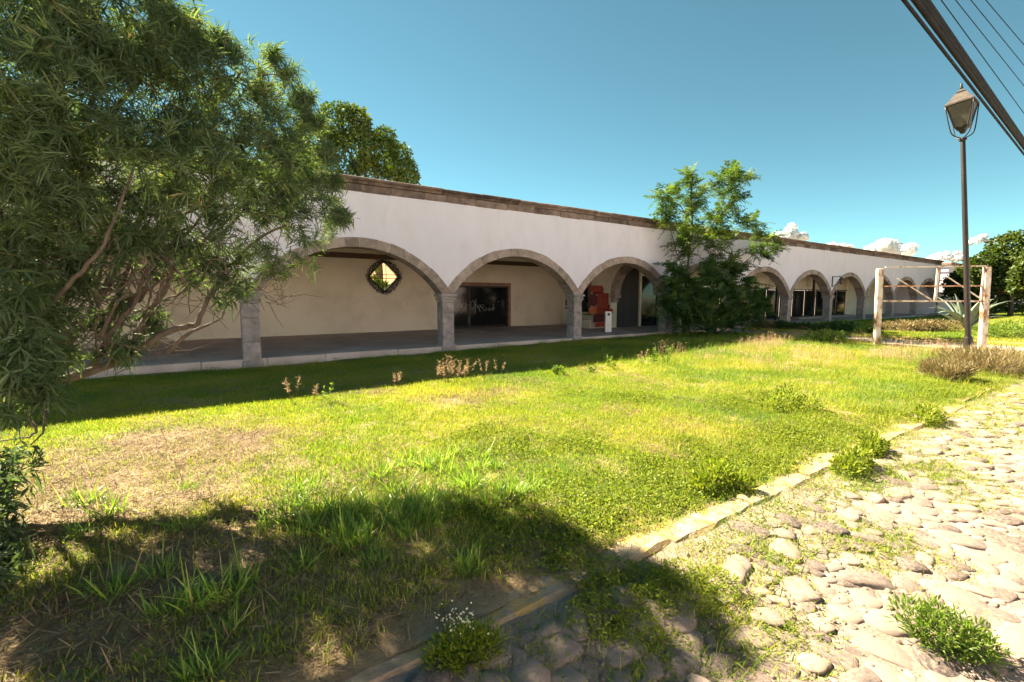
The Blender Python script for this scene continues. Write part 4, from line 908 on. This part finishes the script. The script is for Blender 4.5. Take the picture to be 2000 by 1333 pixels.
low = [(30,600,4.6,.20),(60,540,4.8,.2),(20,690,4.3,.2),(50,735,4.2,.16),(95,745,4.4,.13),(10,800,4.3,.14),(250,470,5.0,.2),(230,500,5.0,.14),(150,480,5.1,.25),(240,680,5.1,.13),(265,670,5.1,.1),(460,565,5.1,.12),(440,580,5.1,.1),(350,470,5.1,.2),(90,640,4.9,.2),(130,560,5.2,.2),(200,640,5.4,.2),(300,620,5.4,.16),(20,480,4.9,.25),(0,560,4.5,.26),(40,650,4.5,.24),(70,700,4.6,.2),(0,740,4.4,.24),(100,600,4.9,.2),(60,780,4.4,.14),(120,690,5.0,.16),(160,560,5.0,.16),(280,520,5.2,.14),(400,510,5.2,.16),(470,520,5.2,.14),(180,690,5.2,.12),(330,500,5.2,.16),(430,540,5.2,.12),(370,540,5.3,.12),(230,590,5.3,.14),(480,560,5.2,.1)]
blobs2 = [(*(L(px, py, Y)), r) for px, py, Y, r in low]
V2, t2 = rosettes(blobs2, 520, 13, 0.08, 0.16, 0.015, 0.2, 0.3, 0.5, 0.9)
obj('low_leaves', blade_mesh('low_leaves', V2, M['willow'], t2*0.8), wt)

# a smaller shrub reaching in at the lower left corner
ws_ = thing('corner_shrub', 'dark leafy shrub branch reaching in at the lower corner under the tree', 'shrub', (-1.5, 4.45, 0.08))
branch('stem', [(0, 0, 0), (0.12, 0.1, 0.3), (0.3, 0.05, 0.55)], .022, .008, M['bark'], ws_, 0.005, 6)
bl = [(0.2,0.05,0.5,.3),(0.05,-0.15,0.35,.3),(0.3,-0.3,0.3,.26),(0.1,-0.6,0.3,.3),(0.35,-0.75,0.18,.22),(0.0,-0.95,0.2,.28)]
V3, t3 = rosettes(bl, 330, 14, 0.06, 0.12, 0.015, 0.2, 0.3, 0.4, 0.9)
obj('foliage', blade_mesh('foliage', V3, M['willow'], t3*0.8), ws_)

# feathery young tree in front of the fourth pillar
jb = Vector((18.0, 12.55, 0.1))
jt = thing('jacaranda_tree', 'young slender tree with feathery fronds rising above the cornice', 'tree', jb)
def J(px, py, Y=12.4): return gy(px, py, Y) - jb
trk = [(0,0,-0.05), J(1338,590), J(1343,520), J(1352,440), J(1350,380), J(1352,345)]
branch('trunk', trk, .07, .025, M['bark'], jt, .008)
br = [[J(1341,540), J(1326,505), J(1315,470), J(1300,410)], [J(1346,500), J(1385,450), J(1410,400), J(1425,345)], [J(1343,540,12.6), J(1400,500,12.2), J(1450,460,12), J(1490,470,12)], [J(1352,440), J(1330,405), J(1300,385)], [J(1400,430), J(1440,380), J(1460,355)], [J(1343,560), J(1420,540), J(1470,500), J(1520,480)]]
for b in br: branch('branch', b, .032, .012, M['bark'], jt, .01, 6)
def fronds(centres, nfr, fl, mat_, name, parent, pin=9, pl=0.17, pw=0.055, upb=0.5):
    P, D, S, Ls, Ws, T = [], [], [], [], [], []
    for (c, r, ax) in centres:
        c = Vector(c)
        for k in range(nfr):
            d = (Vector(ax)*0.55 + Vector(randdir(1)[0])).normalized(); d.z = d.z*0.8 + upb*0.25; d.normalize()
            side = d.cross(Vector((0, 0, 1)) + Vector(randdir(1)[0])*0.3).normalized(); ln = fl*random.uniform(0.65, 1.15); tn = random.random()
            o = c + Vector(randdir(1)[0])*r*random.random()
            for i in range(pin):
                q = (i+1)/pin; p = o + d*ln*q + Vector((0, 0, -0.25*ln*q*q))
                for sg in (-1, 1):
                    P.append(p); dd = (side*sg*0.9 + d*0.45 + Vector((random.gauss(0, .25), random.gauss(0, .25), random.gauss(0, .3)))).normalized(); D.append(dd); S.append(d); Ls.append(pl*(1.15-0.75*q)*(0.5+min(1, q*3)*0.5)*random.uniform(.8, 1.2)); Ws.append(pw); T.append(min(1, max(0, tn*0.7+random.random()*0.3)))
    P, D, S, Ls, Ws, T = (np.array(a, float) for a in (P, D, S, Ls, Ws, T))
    return obj(name, blade_mesh(name, blade_arrays(P, D, S, Ls, Ws, 0.25*np.ones(len(P)), prof=(0.5, 1, 0.8)), mat_, T), parent)
cs = []
def C_(px, py, ax, Y=12.4, r=.25): cs.append((J(px, py, Y), r, ax))
for px, py in ((1295,382),(1312,400),(1322,380),(1300,415),(1310,432)): C_(px, py, (-.5, .2, .3))
for px, py in ((1345,345),(1352,365),(1348,390),(1360,405),(1345,420),(1370,380)): C_(px, py, (-.1, 0, .8))
for px, py in ((1410,345),(1425,335),(1440,345),(1455,350),(1430,365),(1415,380),(1435,390),(1420,405),(1400,420),(1395,360)): C_(px, py, (.4, -.2, .5))
for px, py in ((1440,425),(1455,440),(1470,435),(1480,460),(1500,480),(1515,490),(1490,500),(1470,490),(1505,465)): C_(px, py, (.5, -.3, .1), 12.0)
for px, py in ((1330,450),(1345,465),(1325,480),(1360,455),(1380,470),(1400,460),(1395,480),(1340,495),(1410,440),(1385,430),(1420,470)): C_(px, py, (0, -.3, .3))
for px, py in ((1400,500),(1430,510),(1450,520),(1420,530),(1390,520)): C_(px, py, (.2, -.3, .2), 12.1)
fronds(cs, 21, 0.72, M['feather'], 'crown', jt, 13, 0.22, 0.036)
# dense feathery shrub at its foot
js = thing('feathery_shrub', 'dense dark feathery shrub hiding the foot of the young tree', 'shrub', (19.0, 11.9, 0.1))
jb2 = Vector((19.0, 11.9, 0.1)); cs2 = []
for (px, py, Y) in ((1310,560,12.0),(1300,590,12.1),(1315,530,12.2),(1340,550,11.9),(1360,570,11.6),(1350,600,11.6),(1380,540,11.8),(1390,580,11.3),(1410,610,11.3),(1420,560,11.4),(1440,590,11.2),(1460,560,11.6),(1470,600,11.3),(1490,600,11.4),(1450,620,11.2),(1390,630,11.2),(1345,625,11.8),(1420,635,11.1),(1400,550,12),(1430,530,12),(1330,580,11.9),(1475,580,11.5),(1320,610,12.1),(1370,610,11.5)):
    cs2.append((gy(px, py, Y)-jb2, .38, (0, -.4, .2)))
fronds(cs2, 40, 0.70, M['bushleaf'], 'foliage', js, 13, 0.22, 0.046)
sb = MB()
for c, r, ax in cs2[::2]: sb.tube([(random.uniform(-.3, .3), random.uniform(-.3, .3), -0.05), Vector(c)*0.55 + Vector((0, 0, -0.1)), c], [.03, .02, .008], 5)
sb.build('stem', M['darkbark'], js, True)

# broad trees: dense leaf-card crowns
def broad_tree(name, label, loc, blobs, n, ll, lw, trunk_h, tr, mat_, group=None):
    t = thing(name, label, 'tree', loc, group)
    P, d = blob_points(blobs, n, 0.55)
    keep = np.array([noise.noise(Vector(q)*0.9) > -0.32 for q in P]); P, d = P[keep], d[keep]; m = len(P)
    D = unit(d*0.5 + randdir(m)*0.9 + np.array([0, 0, 0.1])); Ln = ll*(0.6+0.8*RNG.random(m))
    tn = np.clip(0.5*RNG.random(m) + 0.5*np.array([noise.noise(Vector(q)*0.7)*0.9+0.5 for q in P]), 0, 1)
    obj('crown', blade_mesh('crown', blade_arrays(P, D, side_of(D), Ln, Ln*lw, 0.3*RNG.random(m)), mat_, tn), t)
    tk = MB(); tk.tube(smooth_path([(0, 0, -0.1), (0.1, 0, trunk_h*0.5), (0, 0.1, trunk_h)], 4), [tr, tr*.95, tr*.9, tr*.85, tr*.8, tr*.75, tr*.7, tr*.65, tr*.6], 9)
    for b in blobs[:9]:
        e = Vector(b[:3]); s = Vector((0, 0, trunk_h*0.9)); tk.tube(smooth_path([s, (s+e)/2 + Vector((0, 0, .2)), e], 3), [tr*.5, tr*.45, tr*.38, tr*.3, tr*.22, tr*.15, tr*.1], 6)
    tk.build('trunk', M['darkbark'], t, True); return t
tb_ = Vector((8.5, 27, 0)); bl = []
for px, py, r in ((620,270,1.1),(660,245,1.2),(690,240,1.0),(640,330,1.2),(700,290,1.3),(740,300,1.2),(720,345,1.2),(775,310,1.0),(790,335,.8),(760,360,1.1),(660,380,1.4),(600,350,1.3),(700,230,.6),(560,300,1.2),(750,275,.8),(800,350,.6)):
    q = gy(px, py, 27 + random.uniform(-1, 1)) - tb_; bl.append((q.x, q.y, q.z, r))
broad_tree('courtyard_tree', 'dense dark green tree rising behind the roof of the arcade', tb_, bl, 26000, 0.17, 0.5, 6.5, 0.28, M['treeleaf'])
rl = ('round clipped tree at the end of the arcade behind the lamp post', 'taller round tree farther right behind the frame', 'round dark tree cut by the picture edge')
for i, (base_, hs) in enumerate((((56, 8.6, 0.3), [(1905,535,1.5),(1925,520,1.4),(1890,560,1.4),(1935,555,1.4),(1910,575,1.3),(1875,545,.9),(1900,590,1.3),(1863,552,0.9),(1866,578,1.0),(1930,590,1.2)]), ((58, 4.6, 0.3), [(1965,490,1.6),(1985,480,1.5),(1975,520,1.7),(1955,530,1.3),(2005,510,1.7),(1995,545,1.5),(1965,560,1.3),(1950,585,1.3),(1985,585,1.3),(1945,505,1.0)]), ((50, 1.2, 0.3), [(1998,545,.8),(2010,560,1.2),(2030,530,1.6),(2050,500,1.6)]))):
    bb = Vector(base_); bl = []
    for px, py, r in hs:
        rr = ray(px, py); q = EYEV + rr*((bb.x + random.uniform(-.7, .7))/rr.x) - bb; bl.append((q.x, q.y, q.z, r*0.88))
    broad_tree('round_tree', rl[i], bb, bl, 11000, 0.24, 0.55, 2.0, 0.2, M['treeleaf'], 'round trees at the end of the garden')
for i, (X, Y, lab) in enumerate(((110, 4, 'far leafy tree behind the garden wall, nearer the wing'), (120, -8, 'far leafy tree behind the garden wall at the picture edge'))):
    broad_tree('far_tree', lab, (X, Y, 0), [(0,0,4,2.2),(1,1.5,3.6,2),(-1,-1.6,3.8,2),(.5,-.5,5.2,1.8)], 6000, 0.4, 0.5, 2.5, 0.25, M['treeleaf'], 'far trees behind the garden wall')
# plant behind the iron window
bush('courtyard_plant', 'bright green plant glimpsed through the iron window', 'plant', (7.7, 24.2, 0.0), [(0,0,1.6,.5),(.3,.3,2.25,.35),(-.35,.2,2.6,.3),(0.0,0.1,2.4,.25),(-.2,0.1,3.3,.22)], 3000, 0.16, 0.3, M['brightleaf'], None, 8)

# ---------------------------------------------------------------- agave
M['agave'] = mat('grey_green_agave', [(0.3, (0.12, 0.165, 0.125)), (0.6, (0.19, 0.235, 0.18)), (0.85, (0.30, 0.32, 0.22))], 2.5, 0.55, 0.1, 20, rand=0.25)
ab = gz(1886, 643, 0.12); ag = thing('agave', 'large grey green agave with curling pointed leaves behind the frame', 'agave', (ab.x, ab.y, 0.1))
ra = random.Random(3); NL = 30
for k in range(NL):
    az = k*2.399 + ra.uniform(-.2, .2); q = k/(NL-1); el = R_(44 + 42*q + ra.uniform(-6, 6)); ln = (1.25 + 0.75*math.sin(math.pi*min(1, q*1.15))) * ra.uniform(.85, 1.12); wd = 0.40*ra.uniform(.85, 1.1)
    n = 9; v = []; pos = Vector((math.cos(az)*0.12, math.sin(az)*0.12, 0.12)); e = el
    hz = Vector((math.cos(az), math.sin(az), 0)); sd_ = Vector((-math.sin(az), math.cos(az), 0)); droop = ra.uniform(-.1, 1.3)*(1-q*0.6)
    for i in range(n):
        t = i/(n-1); w = wd*(0.75 + 0.35*math.sin(math.pi*min(1, t*1.3))) * max(0.03, (1 - t**2.2)); d = hz*math.cos(e) + ZU*math.sin(e); nn_ = -hz*math.sin(e) + ZU*math.cos(e)
        th = 0.05*(1-t*0.85)
        v += [pos + sd_*(w/2) + nn_*(w*.22), pos + nn_*0.0, pos - sd_*(w/2) + nn_*(w*.22), pos - sd_*(w*.3) - nn_*th*.6, pos - nn_*th, pos + sd_*(w*.3) - nn_*th*.6]
        pos = pos + d*(ln/(n-1)); e -= droop/(n-1)*(1+1.2*t)
    f = [(i*6+m, i*6+(m+1) % 6, (i+1)*6+(m+1) % 6, (i+1)*6+m) for i in range(n-1) for m in range(6)] + [(5,4,3,2,1,0)]
    MB().add(v, f).build('leaf', M['agave'], ag, True, fix=True)

# ---------------------------------------------------------------- rusty sign frame
A = gz(1712, 674, 0.12); B = gz(1918, 678, 0.12)
sf_ = thing('sign_frame', 'empty rusty steel sign frame between two peeling white posts', 'sign frame', (A.x, A.y, 0.1))
ub = Vector((B.x-A.x, B.y-A.y, 0)); SLEN = ub.length; ub.normalize(); vb = Vector((-ub.y, ub.x, 0))
sf_.rotation_euler = (0, 0, math.atan2(ub.y, ub.x))
TOP = 2.62
for xx, lean in ((0, .02), (SLEN, .015)):
    b = MB().cbox(-0.082, 0.082, -0.082, 0.082, -0.1, TOP, 0.012).build('post', M['signpaint'], sf_); b.location = (xx, 0, 0); b.rotation_euler = (0, R_(-1.6), 0)
x0, x1 = 0.086, SLEN-0.086
MB().bar((x0, 0, TOP+0.04), (x1+0.02, 0, TOP+0.04), 0.045, 0.045).build('rail', M['signpaint'], sf_)
MB().bar((x0, 0, 2.02), (x1, 0, 2.02), 0.045, 0.045).build('rail', M['rust'], sf_)
MB().bar((x0, 0, 1.52), (x1, 0, 1.52), 0.06, 0.06).build('rail', M['signpaint'], sf_)
MB().bar((SLEN*0.53, 0.0, 1.56), (SLEN*0.53, 0.0, TOP), 0.07, 0.05, (0, 1, 0)).build('upright', M['signpaint'], sf_)
MB().bar((x1-0.06, 0, 1.56), (x1-0.06, 0, TOP+0.02), 0.06, 0.06, (0, 1, 0)).build('upright', M['signpaint'], sf_)
MB().bar((SLEN*0.16, 0.05, 2.28), (SLEN*0.50, 0.05, 1.57), 0.032, 0.032).build('brace', M['signpaint'], sf_)
MB().bar((SLEN*0.63, 0.05, 2.33), (SLEN*0.97, 0.05, 1.57), 0.032, 0.032).build('brace', M['signpaint'], sf_)

# ---------------------------------------------------------------- street lamp
lb = gz(1893, 713, 0.1); lp = thing('street_lamp', 'dark iron street lamp with a glazed lantern on a leaning post', 'street lamp', (lb.x, lb.y, 0.05))
ltop = Vector((15.64, 3.51, 5.72)) - Vector((lb.x, lb.y, 0.05)); zq = ltop.normalized(); lp.rotation_euler = zq.to_track_quat('Z', 'Y').to_euler(); HL = ltop.length
MB().lathe([(0.13, 0), (0.13, 0.25), (0.10, 0.32), (0.085, 0.7), (0.075, 0.75)], 14).build('base', M['lampiron'], lp, False)
MB().lathe([(0.062, 0.75), (0.055, HL*0.5), (0.047, HL-0.16), (0.075, HL-0.14), (0.075, HL-0.1), (0.045, HL-0.07)], 14).build('post', M['lampiron'], lp, False)
lz = HL - 0.07; hw0, hw1 = 0.115, 0.23; gz0, gz1 = lz+0.26, lz+0.78
lan = empty('lantern', lp, (0, 0, 0)); lan.rotation_euler = (0, 0, R_(18))
for k in range(4):
    a = math.pi/2*k; c, s = math.cos(a), math.sin(a)
    rot = lambda x, y, z: (x*c - y*s, x*s + y*c, z)
    MB().add([rot(-hw0, -hw0, gz0), rot(hw0, -hw0, gz0), rot(hw1, -hw1, gz1), rot(-hw1, -hw1, gz1), rot(-hw0, -hw0+.01, gz0), rot(hw0, -hw0+.01, gz0), rot(hw1, -hw1+.01, gz1), rot(-hw1, -hw1+.01, gz1)], [(0,1,2,3),(7,6,5,4),(0,4,5,1),(2,6,7,3)]).build('pane', M['lampglass'], lan)
    MB().tube([rot(-hw0-.004, -hw0-.004, gz0-.02), rot(-hw1-.004, -hw1-.004, gz1+.01)], 0.017, 6).build('corner_bar', M['lampiron'], lan)
    MB().tube(smooth_path([rot(-0.02, -0.02, lz-.02), rot(-.15, -.15, lz+.08), rot(-.20, -.20, lz+.3), rot(-hw1-.02, -hw1-.02, gz1)], 4), 0.013, 6).build('arm', M['lampiron'], lan, True)
MB().lathe([(0.05, -0.16), (0.12, -0.05), (hw0*1.5, -0.02), (hw0*1.5, 0.0)], 4, (0, 0, gz0), math.pi/4).build('lamp_base', M['lampiron'], lan)
MB().lathe([(hw1*1.62, 0.0), (hw1*1.62, 0.035), (0.27, 0.13), (0.16, 0.27), (0.10, 0.30), (0.11, 0.33), (0.02, 0.40)], 4, (0, 0, gz1+.012), math.pi/4).build('hood', M['lamproof'], lan)
MB().lathe([(0.015, 0.39), (0.04, 0.43), (0.02, 0.47), (0.03, 0.5), (0.004, 0.56)], 8, (0, 0, gz1)).build('finial', M['lampiron'], lan, True)

# ---------------------------------------------------------------- overhead cables along the street
cabs = [((1765,0),(2000,302),.020,5.2,'lowest single black cable along the street'),((1788,0),(2000,288),.036,5.25,'thick black cable at the lower side of the cable bundle'),((1798,0),(2000,281),.038,5.3,'thickest black cable in the middle of the cable bundle'),((1808,0),(2000,275),.034,5.35,'thick black cable at the upper side of the cable bundle'),
        ((1838,0),(2000,222),.006,5.5,'thin wire just above the cable bundle'),((1866,0),(2000,168),.005,5.6,'second thin wire above the cable bundle'),((1896,0),(2000,128),.005,5.7,'third thin wire above the cable bundle'),((1925,0),(2000,88),.005,5.8,'topmost thin wire crossing the sky corner')]
for (a, b_, r, z, lab) in cabs:
    p, q = gz(*a, z), gz(*b_, z); d = (q-p); d.normalize()
    s = p - d*14; e = q + d*26; n = 40; ln = (e-s).length; pts = []
    for i in range(n+1):
        t = i/n; pts.append(s + (e-s)*t)
    o = MB().tube(pts, r, 8).build('cable', M['cable'], None, True); tag(o, lab, 'cable', 'overhead cables')

# ---------------------------------------------------------------- clouds
m, N, K = nodes_of('cloud_white'); out = N.new('ShaderNodeOutputMaterial'); d1 = N.new('ShaderNodeBsdfDiffuse'); d1.inputs[0].default_value = (.76, .80, .9, 1); t1_ = N.new('ShaderNodeBsdfTranslucent'); t1_.inputs[0].default_value = (.85, .85, .85, 1); mx = N.new('ShaderNodeMixShader'); mx.inputs[0].default_value = .5
K.new(d1.outputs[0], mx.inputs[1]); K.new(t1_.outputs[0], mx.inputs[2]); K.new(mx.outputs[0], out.inputs[0]); M['cloud'] = m
def cloud(px, py, w, h, label, D=2600, seed=0):
    w *= 0.8; h *= 0.72
    rr = ray(px, py); c = EYEV + rr*D; s = D/FPX; rc = random.Random(seed); b = MB()
    t = thing('cloud', label, 'cloud', c, 'clouds low over the horizon')
    for k in range(int(16 + w*0.35)):
        u = rc.uniform(-1, 1); hh = h*(0.25+0.75*(1-abs(u)**1.5)*rc.uniform(.55, 1)); r = (0.16+0.2*rc.random())*h
        bm = bmesh.new(); bmesh.ops.create_icosphere(bm, subdivisions=4, radius=1); kx = rc.uniform(0, 99)
        cc = RT*(u*w/2) + UP*(rc.uniform(0.1, 1)*hh - h*.4) + FW*rc.uniform(-.3, .3)*w
        vv = []
        for v in bm.verts:
            q = v.co; ss = 1 + .35*noise.noise((q.x*1.6+kx, q.y*1.6, q.z*1.6)) + .22*noise.noise((q.x*4, q.y*4+kx, q.z*4)) + .2*noise.noise((q.x*9, q.y*9+kx, q.z*9)) + .14*noise.noise((q.x*19, q.y*19+kx, q.z*19))
            vv.append((cc + q*ss*r)*s)
        b.add(vv, [[v.index for v in f.verts] for f in bm.faces]); bm.free()
    b.build('puffs', M['cloud'], t, True)
cloud(1540, 462, 70, 40, 'small bright cumulus just above the roof beside the young tree', seed=1)
cloud(1632, 482, 60, 20, 'flat little cloud low over the roof right of the young tree', seed=2)
cloud(1735, 488, 110, 48, 'largest cumulus bank above the far end of the cornice', seed=3)
cloud(1845, 503, 70, 24, 'low flat cloud left of the lamp post', seed=4)
cloud(1920, 468, 46, 20, 'small lone cloud right of the lamp post', seed=5)
